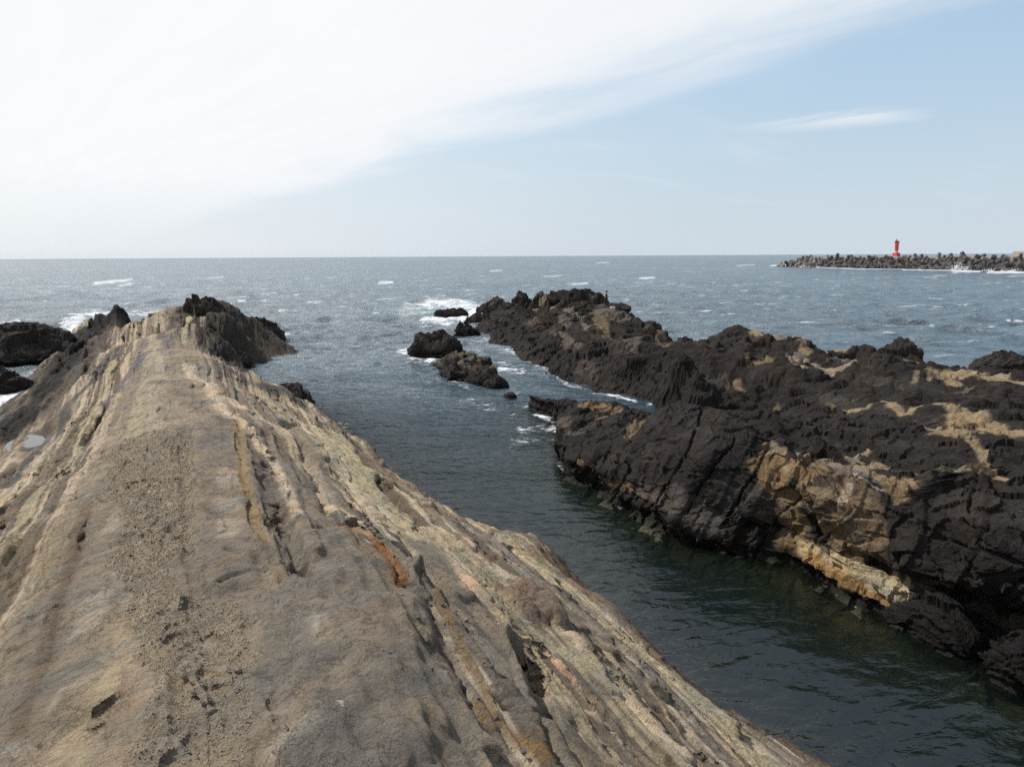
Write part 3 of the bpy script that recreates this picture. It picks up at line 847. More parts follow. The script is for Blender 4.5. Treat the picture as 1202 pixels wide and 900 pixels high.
paint(sstep(.55, .1, za + .2 * fbm(xa * 2, ya * 2, za * 2, 3, 116)) * (1 - ledgeA), (.03, .026, .02), .85)
paint(sstep(-.02, -.3, za), (.17, .175, .10), .9)
ORG_A = np.array([*P(900, 600, 2.0)[:2], 0.0])
ridgeA = empty('rock_outcrop', ORG_A)
tag(ridgeA, 'black rock outcrop beside the channel with domed block and tan cliff', 'rock outcrop')
faces = grid_faces(nrA, ncA)
fc = faces[:, 0]
part = np.zeros(len(faces), int)
part[(tanA[fc] > .5) & (za[fc] > .9)] = 1
part[ledgeA[fc] > .5] = 2
part[(part == 0) & (za[fc] > .85) & (pxa[fc] < 925) & (pxa[fc] > 745) & (ua[fc] < 40)] = 3
part[(part == 0) & (za[fc] > .85) & (pxa[fc] > 1010)] = 4
split_grid(coA, faces, part, ['base_rock', 'tan_cliff', 'waterline_ledge', 'domed_block', 'black_block'], M_BLACK, ridgeA, {'rock_colour': col, 'wet': wetA}, ORG_A,
           [None, 'mottled tan and brown cliff face', 'bright yellow-white ledge at the waterline', 'large black domed block scored by cracks', 'black overhanging block'], False)

# ------------------------------------------------------------------ back ridge (height field)
B1 = [(562,389),(575,396),(587,404),(605,411),(625,421),(645,432),(670,448),(700,457),(725,461),(745,466),(762,473)]
BP = [(x_, y_, 0.0) for x_, y_ in B1] + [
 (800,478,.2),(850,478,-.1),(885,497,.3),(900,508,1.2),(930,526,2.5),(960,531,2.9),(1000,538,3.0),(1050,552,3.0),(1080,556,3.05),(1133,545,3.2),(1202,552,3.2),(1350,570,3.4),
 (572,375,1.2),(582,371,1.6),(605,374,1.9),(635,385,1.9),(650,395,2.0),(670,407,2.0),(690,411,2.1),(712,411,2.3),(737,414,2.5),(775,413,2.7),(800,425,2.8),(816,434,2.7),(836,452,1.9),(845,466,.9),
 (605,393,.9),(650,418,.9),(690,432,1.0),(737,440,1.1),(780,440,1.7),(815,455,1.4),(590,388,.9),
 (640,386,1.6),(660,399,1.7),(680,408,1.8),(620,376,1.6),(600,368,1.4),(730,408,1.8),
 (640,378,2.1),(655,369,2.8),(680,376,2.8),(705,384,2.7),(727,403,2.1),(690,371,2.4),(720,380,2.2),(735,400,1.6),(740,408,1.1),
 (595,358,2.6),(607,348,3.4),(625,358,3.1),(640,353,3.6),(652,348,4.0),(670,348,4.1),(690,348,3.9),(712,357,3.1),(725,358,3.1),(735,363,2.9),(750,372,2.5),(764,377,2.3),(777,386,1.8),(787,396,1.2),(792,408,.3),
 (740,390,2.2),(760,395,1.8),(775,400,1.2),(760,410,.9),(630,366,2.3),(660,358,3.2),(690,360,3.0),
 (792,412,-.3),(788,410,-.1),(795,414,-.2),(798,412,.2),(800,406,1.7),(814,403,2.0),(832,404,2.3),(854,386,3.1),(874,386,3.1),(888,393,2.8),(908,395,2.8),(920,402,2.6),(942,399,2.7),(968,403,2.7),(994,408,2.7),(1026,406,3.0),(1038,414,2.6),(1049,406,3.2),(1073,411,3.1),(1101,425,2.7),(1109,433,2.2),(1131,434,2.2),(1153,427,2.6),(1181,428,2.6),(1202,432,2.6),(1300,440,2.6),(1420,450,2.6),
 (860,405,2.4),(900,412,2.2),(900,421,2.2),(940,423,2.2),(980,428,2.2),(1010,420,2.3),(870,425,2.6),(920,431,2.6),(960,433,2.6),(1000,430,2.8),(1050,426,2.9),(1050,450,2.5),(1000,455,2.4),(950,450,2.0),(900,450,1.9),(860,440,2.2),(880,470,1.2),(920,480,2.3),(1000,475,2.4),(1050,478,2.5),
 (1100,478,2.9),(1150,490,3.0),(1202,508,3.1),(1000,500,2.6),(1060,515,2.9),(1130,520,3.0),(1202,530,3.1),(1100,440,2.3),(1150,445,2.3),(1202,450,2.4),(1150,462,2.6),(1202,470,2.8),(950,500,2.0),(905,490,1.2),
 (1350,520,3.3),(1350,490,3.1),(1350,460,2.6)]
BW = [tuple(P(*p)) for p in BP]
for k_, p in enumerate(WA[0]):
    BW.append((p[0], p[1], -1.6))
    if k_ % 2 == 0: BW += [(p[0] - sn[0] * 3, p[1] - sn[1] * 3, -2.6), (p[0] - sn[0] * 8, p[1] - sn[1] * 8, -3.2)]
for p in WA[5] + WA[4]:
    BW.append((p[0] + sn[0] * .5, p[1] + sn[1] * .5, min(-.6, p[2] - 2.2)))
for p in WA[7]:
    if p[2] < 3.6 and pix(p[None])[0][0] < 800:
        BW.append((p[0], p[1], -1.0))
    else:
        BW.append((p[0] + sn[0] * .5, p[1] + sn[1] * .5, p[2] - .75))
for x_, y_ in B1:
    p = P(x_, y_, 0)
    BW += [(p[0] - sn[0] * 2.2, p[1] - sn[1] * 2.2, -1.4), (p[0] - sn[0] * 6, p[1] - sn[1] * 6, -3)]
crest = [(607,348,3.4),(640,353,3.6),(670,348,4.1),(690,348,3.9),(712,357,3.1),(735,363,2.9),(764,377,2.3),(787,396,1.2),(793,405,.1),(814,403,2.0),(854,386,3.1),(888,393,2.8),(920,402,2.6),(968,403,2.7),(1026,406,3.0),(1073,411,3.1),(1101,425,2.7),(1131,434,2.2),(1181,428,2.6),(1300,440,2.6),(1420,450,2.6)]
for c_ in crest:
    p = P(*c_)
    k = 5.0 if c_[0] < 800 else 4.0
    BW += [(p[0] + k * .55, p[1] + k, -1.2), (p[0] + k * 1.5, p[1] + k * 2.4, -3.2)]
for c_ in ((560,372),(556,380),(552,392),(565,362)):
    p = P(*c_, 0); BW.append((p[0], p[1], -1.6))
for u_, v_, z_ in ((4,32,3.2),(4,22,3.3),(-4,30,3.0),(10,40,2.6),(20,52,-1),(5,50,0)):
    x_, y_ = to_xy(u_, v_); BW.append((x_, y_, z_))
BH = RBF(BW, 0.7, 0.01)
uu = [2.0]
while uu[-1] < 128: uu.append(uu[-1] + max(.085, .0019 * uu[-1]))
uu = np.array(uu)
vv = np.arange(12.0, 58.0, .135)
U, V = np.meshgrid(uu, vv, indexing='ij')
xx, yy = to_xy(U, V)
nr, nc = U.shape
u, v, x, y = U.ravel(), V.ravel(), xx.ravel(), yy.ravel()
z0 = BH(x, y)
z0 = np.where((u > 118), np.minimum(z0, -.5), z0)
above = sstep(-.8, .8, z0)
nearw = sstep(40, 30, u)                                          # right behind the near outcrop: keep low relief
g1_, _ = facets(u * .10 + z0 * .1, v * .42 + z0 * .35, z0 * .5, 201, 1.0)
g2_, _ = facets(u * .30 + z0 * .3, v * .85 + z0 * .7, z0 * .9, 202, 1.1)
g3_, _ = facets(x * 1.0, y * 1.0, z0 * 1.4, 203, 1.1)
# joints raking across the ridge
jr = (v * .55 + u * .42) * .9 + .5 * fbm(u * .2, v * .2, 0, 3, 204)
jrk = np.abs(jr - np.round(jr))
rk = ridged(u * 1.15 + .3 * v + .5 * fbm(u * .3, v * .3, 0, 2, 216), v * .22, z0 * .2, 3, 217)
BB1, BB2, BB3 = Beds(21, 1.4, 4.5, .75, sharp=.25), Beds(22, .9, 2.6, .34, sharp=.38), Beds(23, .7, 2.0, .22, sharp=.4)
wb = v + .35 * z0 + .7 * fbm(u * .09, v * .2, 0, 3, 218)
wc = u * .75 + v * .62 + .5 * z0 + .8 * fbm(u * .12, v * .12, 0, 3, 219)
dz_ = (BB1(wb) - .45) * (.35 + .65 * sstep(-.3, .3, fbm(u * .1, v * .3, 0, 2, 220))) + (BB2(wc) - .20) + .6 * (BB3(wb * 1.0 + .3 * u) - .10) + .30 * g1_ + .19 * g2_ + .07 * g3_ + .03 * fbm(x * 1.2, y * 1.2, 0, 3, 206) + .05 * (rk - .55)
dz_ += .16 * (jrk * 2 - .5) * sstep(.3, 1.2, z0)
spiky = sstep(78, 95, u) * sstep(2.0, 3.2, z0)
dz_ += spiky * (.6 * np.maximum(g1_, -.2) + .4 * g2_)
dz_ *= (1 - .65 * nearw)
fpz = march(BH, 711.5, 357.0, 170)[0]                              # level footing where the angler stands
fd = segdist(np.c_[x, y], np.array([fpz[:2], fpz[:2] * .95]))
dz_ = dz_ * sstep(.8, 3.0, fd) - .15 * (1 - sstep(.8, 3.0, fd))
z = z0 + dz_ * above
zg = z.reshape(nr, nc)
for _ in range(1):
    zg[1:-1, 1:-1] = .6 * zg[1:-1, 1:-1] + .10 * (zg[:-2, 1:-1] + zg[2:, 1:-1] + zg[1:-1, :-2] + zg[1:-1, 2:])
z = zg.ravel()
co = np.c_[x, y, z]
nrm = grid_normals(co, nr, nc)
nrm *= np.sign(nrm[:, 2:3] + 1e-9)
h1, _ = facets(x * .7, y * .7, z * 1.1, 207, 1.0)
h2, _ = facets(x * 1.9, y * 1.9, z * 2.4, 208, 1.0)
co += nrm * ((.17 * h1 + .07 * h2) * above * sstep(.6, 2.0, fd) * np.clip(.35 + .75 * nrm[:, 2], 0, 1))[:, None]
col = np.tile(np.array((.026, .0215, .0185)), (len(u), 1))
q2 = np.c_[x, y]
wob = .5 * fbm(x * .35, y * .35, 0, 3, 211) + .5 * fbm(x * 1.3, y * 1.3, 0, 3, 212)
paint(sstep(.05, .5, fbm(v * .5, u * .08, z0 * .3, 4, 213)), (.068, .056, .048), .75)
paint(sstep(.2, .5, fbm(x * .4, y * .4, 3, 4, 214)) * sstep(.8, 1.6, z0), (.10, .08, .062), .5)
TB = (.33, .25, .15); TB2 = (.42, .33, .215)
BST = [
 ([(900,418),(940,422),(980,428),(1015,421)], 5, (.30,.245,.175), .95), ([(880,424),(905,424)], 3, (.25,.18,.09), .8), ([(935,424),(975,432)], 3, TB2, .9), ([(930,418),(990,420)], 4, (.2,.185,.18), .6),
 ([(905,396),(920,400),(945,398),(975,403),(992,408)], 3, TB2, .85), ([(885,391),(895,394)], 2.5, TB2, .7), ([(942,402),(946,408)], 4, TB, .7),
 ([(1047,415),(1062,417),(1072,419)], 4, TB, .9), ([(1092,432),(1102,445),(1130,452)], 4, TB, .85), ([(1112,440),(1150,440),(1202,447)], 7, TB, .9), ([(1120,440),(1160,436),(1202,443)], 4, TB2, .7), ([(1115,460),(1140,458)], 4, (.17,.13,.08), .8),
 ([(1076,440),(1074,450)], 1.6, TB, .7), ([(1085,448),(1092,444)], 1.6, TB, .7), ([(1030,445),(1060,452)], 3, (.12,.1,.085), .7),
 ([(1038,475),(1060,484),(1085,478),(1110,477)], 3, TB, .95), ([(995,476),(1025,476)], 3, TB, .9), ([(970,474),(978,480)], 3, (.19,.145,.09), .8),
 ([(1100,478),(1130,483),(1160,494),(1195,506)], 7, TB, .95), ([(1110,490),(1125,505),(1118,512)], 11, TB, .9), ([(1078,502),(1100,508)], 3, TB, .8), ([(1130,510),(1145,525),(1158,540)], 3, TB, .8),
 ([(1092,488),(1098,500)], 8, DKG, .9), ([(850,447),(870,454)], 2.5, (.24,.185,.12), .8), ([(910,468),(918,478)], 3, (.2,.15,.09), .8), ([(1020,532),(1000,538),(1030,548),(1068,560)], 4, TB2, .7),
 ([(835,445),(843,455)], 6, (.12,.10,.088), .7), ([(970,466),(1000,470)], 4, (.10,.088,.08), .5),
 ([(645,388),(665,402),(682,409)], 4, (.15,.12,.092), .85), ([(618,377),(632,381)], 3, (.13,.105,.08), .7), ([(664,366),(680,376),(690,382)], 3, (.23,.19,.155), .8), ([(660,374),(668,380)], 3, (.18,.14,.11), .7),
 ([(700,374),(708,384),(716,396)], 5, (.21,.155,.09), .85), ([(715,362),(730,372),(705,366)], 8, (.17,.14,.108), .75), ([(690,352),(700,358)], 6, (.13,.108,.085), .7), ([(725,398),(735,402)], 5, (.2,.155,.11), .8),
 ([(727,394),(745,405)], 5, (.15,.12,.098), .6), ([(772,392),(780,402)], 6, (.15,.115,.08), .75), ([(682,432),(690,448),(682,450)], 7, (.10,.082,.07), .8), ([(700,452),(735,460)], 4, (.11,.088,.072), .8), ([(630,359),(637,358)], 3, TB, .8), ([(648,364),(650,362)], 2, TB, .7)]
def bstroke(pts, wpx):
    a = [march(BH, px_, py_, 170) for px_, py_ in pts]
    return Stroke([p for p, _ in a], [t for _, t in a], wpx * 1.75)
for pts, w, c, k in BST:
    a = bstroke(pts, w)
    paint(a.mask(q2, wob * 1.2, .22), c, k)
wetB = sstep(.9, .1, co[:, 2] + .3 * fbm(x, y, 0, 3, 215))
paint(sstep(.5, .1, co[:, 2]), (.03, .026, .022), .7)
ORG_B = np.array([*P(800, 440, 2.0)[:2], 0.0])
ridgeB = empty('rock_ridge', ORG_B)
tag(ridgeB, 'long jagged black rock ridge with tan patches behind the domed outcrop, reaching out to sea', 'rock ridge')
faces = grid_faces(nr, nc)
faces = faces[co[:, 2][faces].max(1) > -1.3]
fc = faces[:, 0]
part = np.zeros(len(faces), int)
bpx, bpy_, _d = pix(co)
part[(u[fc] > 75)] = 1
part[(u[fc] <= 75) & (v[fc] > 26 + .1 * u[fc])] = 2
split_grid(co, faces, part, ['ridge_rock', 'seaward_crag', 'terrace'], M_BLACK, ridgeB, {'rock_colour': col, 'wet': wetB}, ORG_B,
           [None, 'jagged seaward end of the ridge', 'broad terrace of black rock with tan patches'], [False, False, True])

# ------------------------------------------------------------------ separate rocks
def crag_mesh(name, length, width, height, seed, prof=None, lean=0.0, nu=130, nv=100, dark=(.05, .043, .037), light=(.16, .13, .10), amt=.5, rugged=1.0, below=.8, e=.75):
    """a broken rock: closed body, long axis along local y; prof = heights along its length"""
    th = np.linspace(0, 2 * np.pi, nu, endpoint=False)
    ph = np.linspace(-.5 * np.pi, .5 * np.pi, nv)
    TH, PHI = np.meshgrid(th, ph, indexing='ij')
    sp = lambda a, e: np.sign(a) * np.abs(a) ** e
    cx_ = sp(np.cos(PHI), e) * sp(np.cos(TH), .8)
    cy_ = sp(np.cos(PHI), e) * sp(np.sin(TH), .8)
    cz_ = np.sin(PHI)
    X, Y = cx_ * width / 2, cy_ * length / 2
    pr = np.array(prof or [.6, 1, .8])
    hh = np.interp(cy_, np.linspace(-1, 1, len(pr)), pr) * height
    Z = np.where(cz_ > 0, cz_ * hh, cz_ * below)
    X = X + lean * np.maximum(Z, 0)
    co_ = np.stack([X, Y, Z], -1)
    x_, y_, z_ = [co_[..., i].ravel() for i in range(3)]
    s = 1.0 / max(.5, min(width, height) * .55)
    n_ = np.stack([cx_ / max(width, .1), cy_ / max(length, .1), cz_ / max(height, .1)], -1).reshape(-1, 3)
    n_ /= np.maximum(np.linalg.norm(n_, axis=1, keepdims=True), 1e-6)
    xs = x_ * .9 + z_ * .45                                        # dipping beds
    a1, _ = facets(xs * s, y_ * s * .55, z_ * s, seed, 1.1)
    a2, _ = facets(xs * s * 2.6, y_ * s * 1.5, z_ * s * 2.2, seed + 1, 1.1)
    bedr = ridged(xs * s * 2.2, y_ * s * .3, z_ * s * .5, 2, seed + 2) - .5
    a0, _ = facets(xs * s * .5 + 7, y_ * s * .35, z_ * s * .5, seed + 5, 1.0)
    a3, _ = facets(xs * s * 5.5, y_ * s * 4, z_ * s * 5, seed + 6, 1.1)
    bs = Beds(seed, .16, .55, .24, -30, 30, .32)
    led = bs(xs * s * .8 + z_ * s * .35 + .1 * a1 + 10) - .09
    led2 = bs(y_ * s * .5 - z_ * s * .5 + xs * s * .3 + .1 * a1 - 5) - .09
    d = rugged * min(width, height) * (.55 * led + .35 * led2 + .24 * a0 + .16 * a1 + .06 * a2 + .022 * a3 + .10 * bedr + .04 * fbm(x_ * s * 2, y_ * s * 2, z_ * s * 2, 3, seed + 3))
    p = np.c_[x_, y_, z_] + n_ * d[:, None]
    global col
    col = np.tile(np.array(dark) * ALB, (len(p), 1))
    paint(sstep(.05, .45, fbm(xs * s * 1.3, y_ * s * .5, z_ * s, 4, seed + 4) + (amt - .5)) * sstep(.15, .5, z_ / height), light, .85)
    paint(sstep(.35, .05, p[:, 2]), (.035, .03, .025), .7)
    wet = sstep(.8, .1, p[:, 2])
    i = np.arange(nu * nv).reshape(nu, nv)
    j = np.roll(i, -1, axis=0)
    fcs = np.stack([i[:, :-1], j[:, :-1], j[:, 1:], i[:, 1:]], -1).reshape(-1, 4)
    return mesh_np(name, p, fcs, False, {'rock_colour': col, 'wet': wet})

def crag(name, a_px, b_px, width, height, seed, label=None, parent=None, base=0.0, mat=None, group='rocks standing in the sea', **kw):
    """rock whose waterline runs between two photograph pixels"""
    a, b = P(*a_px, base), P(*b_px, base)
    L_ = float(np.hypot(*(b - a)[:2]))
    me = crag_mesh(name, L_, width, height, seed, **kw)
    o = link(name, me, mat or M_BLACK)
    c = (a + b) / 2
    rz = math.atan2(-(b - a)[0], (b - a)[1])
    if parent:
        o.parent = parent
        o.location = Vector(c) - parent.location
    else:
        o.location = c
        tag(o, label, 'rock', group)
    o.rotation_euler = (0, 0, rz)
    return o

crag('sea_rock', (480, 416), (538, 412), 4.0, 1.75, 301, 'jagged brown and black rock standing in the sea left of the longer slab-like rock', prof=[.45, .8, .85, 1, .9, .55], lean=.1, amt=.62, light=(.15, .125, .10))
crag('sea_rock', (520, 424), (572, 449), 3.8, 1.25, 311, 'long tilted rock with tan streaks, nearest of the rocks in the channel', prof=[.75, .95, 1, .95, .7], lean=-.25, amt=.72, light=(.20, .16, .11), nu=110)
crag('sea_rock', (512, 371), (546, 369), 3.2, 1.0, 321, 'low dark rock in white surf, farthest out of the rocks off the ridge tip', prof=[.5, .9, .9, .8], amt=.55, light=(.13, .11, .095))
crag('sea_rock', (536, 392), (557, 390), 2.4, 1.25, 331, 'small black pyramid rock close off the ridge tip', prof=[.4, 1, .6], amt=.2)
crag('sea_rock', (552, 380), (576, 377), 3.4, 1.1, 341, 'rounded grey-brown rock awash between the black pyramid rock and the ridge tip', prof=[.6, 1, .7], amt=.7, light=(.14, .12, .105))
crag('sea_rock', (564, 366), (594, 366), 4.0, 1.9, 351, 'spiky brown rock behind white surf at the seaward tip of the ridge', prof=[.5, .7, 1, .6], amt=.7, light=(.14, .12, .10))
crag('sea_rock', (574, 453), (590, 450), 1.6, .6, 361, 'small knobbly stub of rock at the foot of the tilted rock in mid channel', prof=[.6, 1, .5], amt=.4)
crag('sea_rock', (594, 466), (604, 465), 1.0, .3, 371, 'tiny rock barely awash in mid channel', prof=[1, .8], amt=.3, nu=40, nv=30)
crag('sea_rock', (-60, 428), (62, 412), 12.0, 3.0, 381, 'big black and tan tilted rock at the left frame edge across the gully', prof=[.9, .95, 1, .9, 1.05, .85], lean=.1, amt=.45, light=(.17, .14, .10), nu=150, nv=100, group=None, rugged=.8, e=1.1)
crag('sea_rock', (-30, 462), (26, 452), 5.0, 1.3, 391, 'low black rock at the left frame edge below the big tilted rock', prof=[.8, 1, .7], amt=.1, group=None, nu=80)
crag('crag_block', (268, 402), (319, 395), 6.5, 2.6, 395, parent=headland, base=0.0, prof=[1, .95, .75, .4], amt=.25, rugged=.8, dark=(.06, .05, .042))
crag('crag_block', (226, 376), (262, 372), 3.6, 2.2, 396, parent=headland, base=3.3, mat=M_TAN, prof=[.7, 1, .85, .9], amt=.5, rugged=.8, e=1.1, dark=(.065, .052, .042), light=(.17, .13, .085))
crag('crag_block', (272, 436), (284, 420), 2.6, 1.3, 397, parent=headland, base=0.0, prof=[.8, 1, .7], amt=.1, rugged=.8)
crag('crag_block', (322, 474), (356, 478), 3.0, 1.2, 398, parent=headland, base=1.0, prof=[.7, 1, .8], amt=.3, rugged=.7, dark=(.075, .064, .056), light=(.13, .11, .095))
# teeth and blocks of the ridge
for k_, (a, b, w, h, base, sd_) in enumerate((((599, 360), (625, 361), 3.2, 2.0, 2.6, 401), ((629, 358), (641, 357), 1.8, 1.6, 3.1, 402), ((646, 355), (656, 354), 1.8, .9, 3.5, 403), ((724, 359), (737, 363), 1.6, .6, 2.75, 404))):
    crag('rock_tooth', a, b, w, h, sd_, parent=ridgeB, base=base, prof=[.5, 1, .95, .45] if k_ == 0 else [.6, 1, .5], amt=.15, rugged=.7, nu=60, nv=50, e=1.45)
crag('rock_block', (1134, 438), (1225, 442), 4.0, 1.3, 411, parent=ridgeB, base=1.9, prof=[.9, 1, .9, .8], amt=.15, rugged=.5)
crag('rock_block', (1042, 414), (1074, 418), 2.6, 1.1, 412, parent=ridgeB, base=2.6, prof=[1, .95, .8], amt=.15, rugged=.5, nu=60)
crag('rock_block', (799, 411), (816, 409), 2.0, 1.0, 413, parent=ridgeB, base=.9, prof=[.8, 1, .8], amt=.2, nu=60)
crag('boulder', (1148, 772), (1062, 722), 1.5, .95, 421, parent=ridgeA, prof=[.6, .9, 1, .8], amt=.1, rugged=.5, dark=(.022, .019, .017), nu=120, nv=90)
crag('boulder', (1235, 812), (1165, 782), 1.5, .95, 422, parent=ridgeA, prof=[.8, 1, .8], amt=.1, rugged=.5, dark=(.022, .019, .017), nu=120, nv=90)

# ------------------------------------------------------------------ loose stones and gravel on the headland
def stone_mesh(seed, n=1):
    bm = bmesh.new()
    bmesh.ops.create_icosphere(bm, subdivisions=1, radius=.5)
    rg = random.Random(seed)
    for vt in bm.verts:
        vt.co *= rg.uniform(.72, 1.15)
        vt.co.z *= .7
    me = bpy.data.meshes.new('stone')
    bm.to_mesh(me); bm.free()
    me.materials.append(M_STONE)
    return me
stones = [stone_mesh(k) for k in range(4)]
gl = LEFT['co']
uL, vL = LEFT['uu'], LEFT['vv']
def ground(u_, v_):
    i = int(np.clip(np.searchsorted(uL, u_), 0, len(uL) - 1)); j = int(np.clip(np.searchsorted(vL, v_), 0, len(vL) - 1))
    return gl[i * len(vL) + j]
lines = [[(497,706),(520,760),(548,820),(590,885)], [(470,690),(500,712),(530,755)], [(512,700),(548,770),(588,845)], [(455,650),(470,690),(455,700)], [(480,790),(510,850)], [(590,700),(560,720),(575,745)]]
nst = 0
for ln in lines:
    w3 = [march(LH, *p)[0] for p in ln]
    for a, b in zip(w3[:-1], w3[1:]):
        for _ in range(int(np.linalg.norm(b - a) * 11)):
            t = random.random()
            p = a + (b - a) * t + np.array([random.gauss(0, .16), random.gauss(0, .16), 0])
            u_, v_ = to_uv(p[0], p[1])
            g = ground(u_, v_)
            s = random.choice((.012, .014, .018, .02, .025, .03, .04, .065))
            o = link('stone', stones[nst % 4], None, headland)
            o.location = Vector(g) - headland.location + Vector((0, 0, s * .18))
            o.scale = (s * random.uniform(.8, 1.5), s, s)
            o.rotation_euler = (random.uniform(-.4, .4), random.uniform(-.4, .4), random.uniform(0, 6.3))
            nst += 1
cand = np.where((LEFT['grav'] > .45) & (LEFT['u'] < 24) & (LEFT['u'] > 2))[0]
wts = 1.0
pick = _rng.choice(cand, 14000)
vb, fb = [], []
oct_v = np.array([(1, 0, 0), (-1, 0, 0), (0, 1, 0), (0, -1, 0), (0, 0, .8), (0, 0, -.8)])
oct_f = np.array([(0, 2, 4), (2, 1, 4), (1, 3, 4), (3, 0, 4), (2, 0, 5), (1, 2, 5), (3, 1, 5), (0, 3, 5)])
sz = _rng.uniform(.005, .015, len(pick)) * np.clip(LEFT['u'][pick] / 9, .8, 1.6)
ang = _rng.uniform(0, 6.28, len(pick))
ov = oct_v[None] * sz[:, None, None] * _rng.uniform(.7, 1.4, (len(pick), 6, 3))
ov = np.stack([ov[..., 0] * np.cos(ang)[:, None] - ov[..., 1] * np.sin(ang)[:, None], ov[..., 0] * np.sin(ang)[:, None] + ov[..., 1] * np.cos(ang)[:, None], ov[..., 2]], -1)
ov += (LEFT['co'][pick] - ORG_L + np.array([0, 0, .003]))[:, None] + np.c_[_rng.uniform(-.02, .02, (len(pick), 2)), np.zeros(len(pick))][:, None]
of = (oct_f[None] + (np.arange(len(pick)) * 6)[:, None, None]).reshape(-1, 3)
o = link('gravel', mesh_np('gravel', ov.reshape(-1, 3), of, False), M_GRAVEL, headland)
o['kind'] = 'stuff'

# tide pool on the flat beside the headland
pc = march(LH, 41, 517)[0]
bm = bmesh.new()
ring = []
for k in range(40):
    a = k / 40 * 2 * math.pi
    r = 1 + .22 * math.sin(3 * a + 1) + .12 * math.sin(7 * a)
    du_, dv_ = math.cos(a) * 3.2 * r, math.sin(a) * .85 * r
    ring.append(bm.verts.new((du_ * sd[0] + dv_ * sn[0], du_ * sd[1] + dv_ * sn[1], 0)))
bm.faces.new(ring)
me = bpy.data.meshes.new('tide_pool'); bm.to_mesh(me); bm.free()
mp, t, b = material('pool_water')
b.inputs['Base Color'].default_value = (.03, .035, .03, 1)
b.inputs['Roughness'].default_value = .04
pool = link('tide_pool', me, mp, None, (pc[0], pc[1], 1.515))
tag(pool, 'small still tide pool on the gravel flat beside the black flank', 'tide pool', None, 'structure')

# ------------------------------------------------------------------ sea
def coast_dist(q):
    d = segdist(q, coastLw)
    d = np.minimum(d, segdist(q, np.array([p[:2] for p in WA[0]])))
    return d
NA, NR_ = 620, 640
az = np.linspace(R(-47), R(47), NA)
dyv = np.concatenate([np.geomspace(1.25, 14, 60), np.linspace(14, 330, 410)[1:], np.geomspace(330, 1500, NR_ - 469)[1:]])
rr = CAM_H * F / dyv[::-1]
RR, AZ = np.meshgrid(rr, az, indexing='ij')
xs_, ys_ = (RR * np.sin(AZ)).ravel(), (RR * np.cos(AZ)).ravel()
rs_ = RR.ravel()
space = rs_ * (az[1] - az[0]) + rs_ ** 2 / (CAM_H * F) * .75
u_, v_ = to_uv(xs_, ys_)
# shelter: calm between the rocks, open beyond
open_ = np.clip(sstep(40, 120, rs_) + .0, .0, 1)
zs = np.zeros_like(xs_)
rg = np.random.default_rng(11)
chop = np.clip(.6 + .8 * fbm(xs_ / 60, ys_ / 60, 0, 3, 501), .25, 1.5)
warps = [perlin(xs_ / s_, ys_ / s_, 0, 510 + i_) for i_, s_ in enumerate((2.5, 6, 14, 40, 90))]
for k in range(46):
    lam = 0.5 * (34 / .5) ** rg.random()
    th = R(20) + rg.normal() * .55
    A_ = .0155 * lam ** .87
    ph = rg.random() * 6.28
    kx, ky = math.sin(th) * 2 * math.pi / lam, math.cos(th) * 2 * math.pi / lam
    damp = sstep(.6, .28, space / lam)
    amp = A_ * damp * (1.0 if lam < 2.2 else (.28 + .72 * open_)) * (.55 + .45 * open_)
    w = np.sin(kx * xs_ + ky * ys_ + ph + 1.4 * warps[int(np.clip(round(math.log(lam / .5) / math.log(68) * 4), 0, 4))] * (1 if k % 2 else -1))
    zs += amp * (1 - np.abs(w)) ** 1.5 * 1.6 - amp * .6
zs *= chop
zs = np.clip(zs, -.9, 1.3)
# foam
foam = np.zeros_like(xs_)
qs = np.c_[xs_, ys_]
nz1 = fbm(xs_ * .25, ys_ * .25, 0, 3, 521) * .6 + fbm(xs_ * .04, ys_ * .02, 0, 2, 522) * .6
def fpatch(pts, wpx, k):
    global foam
    p3 = np.array([P(a, b, 0) for a, b in pts])
    dist = float(np.linalg.norm(p3[:, :2], axis=1).mean())
    sq = min(1.0, 1.3 * CAM_H / dist)                                  # a breaking crest is a long patch seen edge on
    c0 = p3[:, :2].mean(0)
    ray = c0 / np.linalg.norm(c0); crs = np.array([ray[1], -ray[0]])
    loc = lambda a: np.c_[(a - c0) @ crs, ((a - c0) @ ray) * sq]
    near = np.abs(qs - c0).sum(1) < 60 + 1.2 * dist
    idx = np.where(near)[0]
    stv = Stroke(loc(p3[:, :2]), np.full(len(p3), dist), wpx)
    mk = stv.mask(loc(qs[idx]), (1.1 * nz1 + .0)[idx], .9)
    foam[idx] = np.maximum(foam[idx], mk * k)
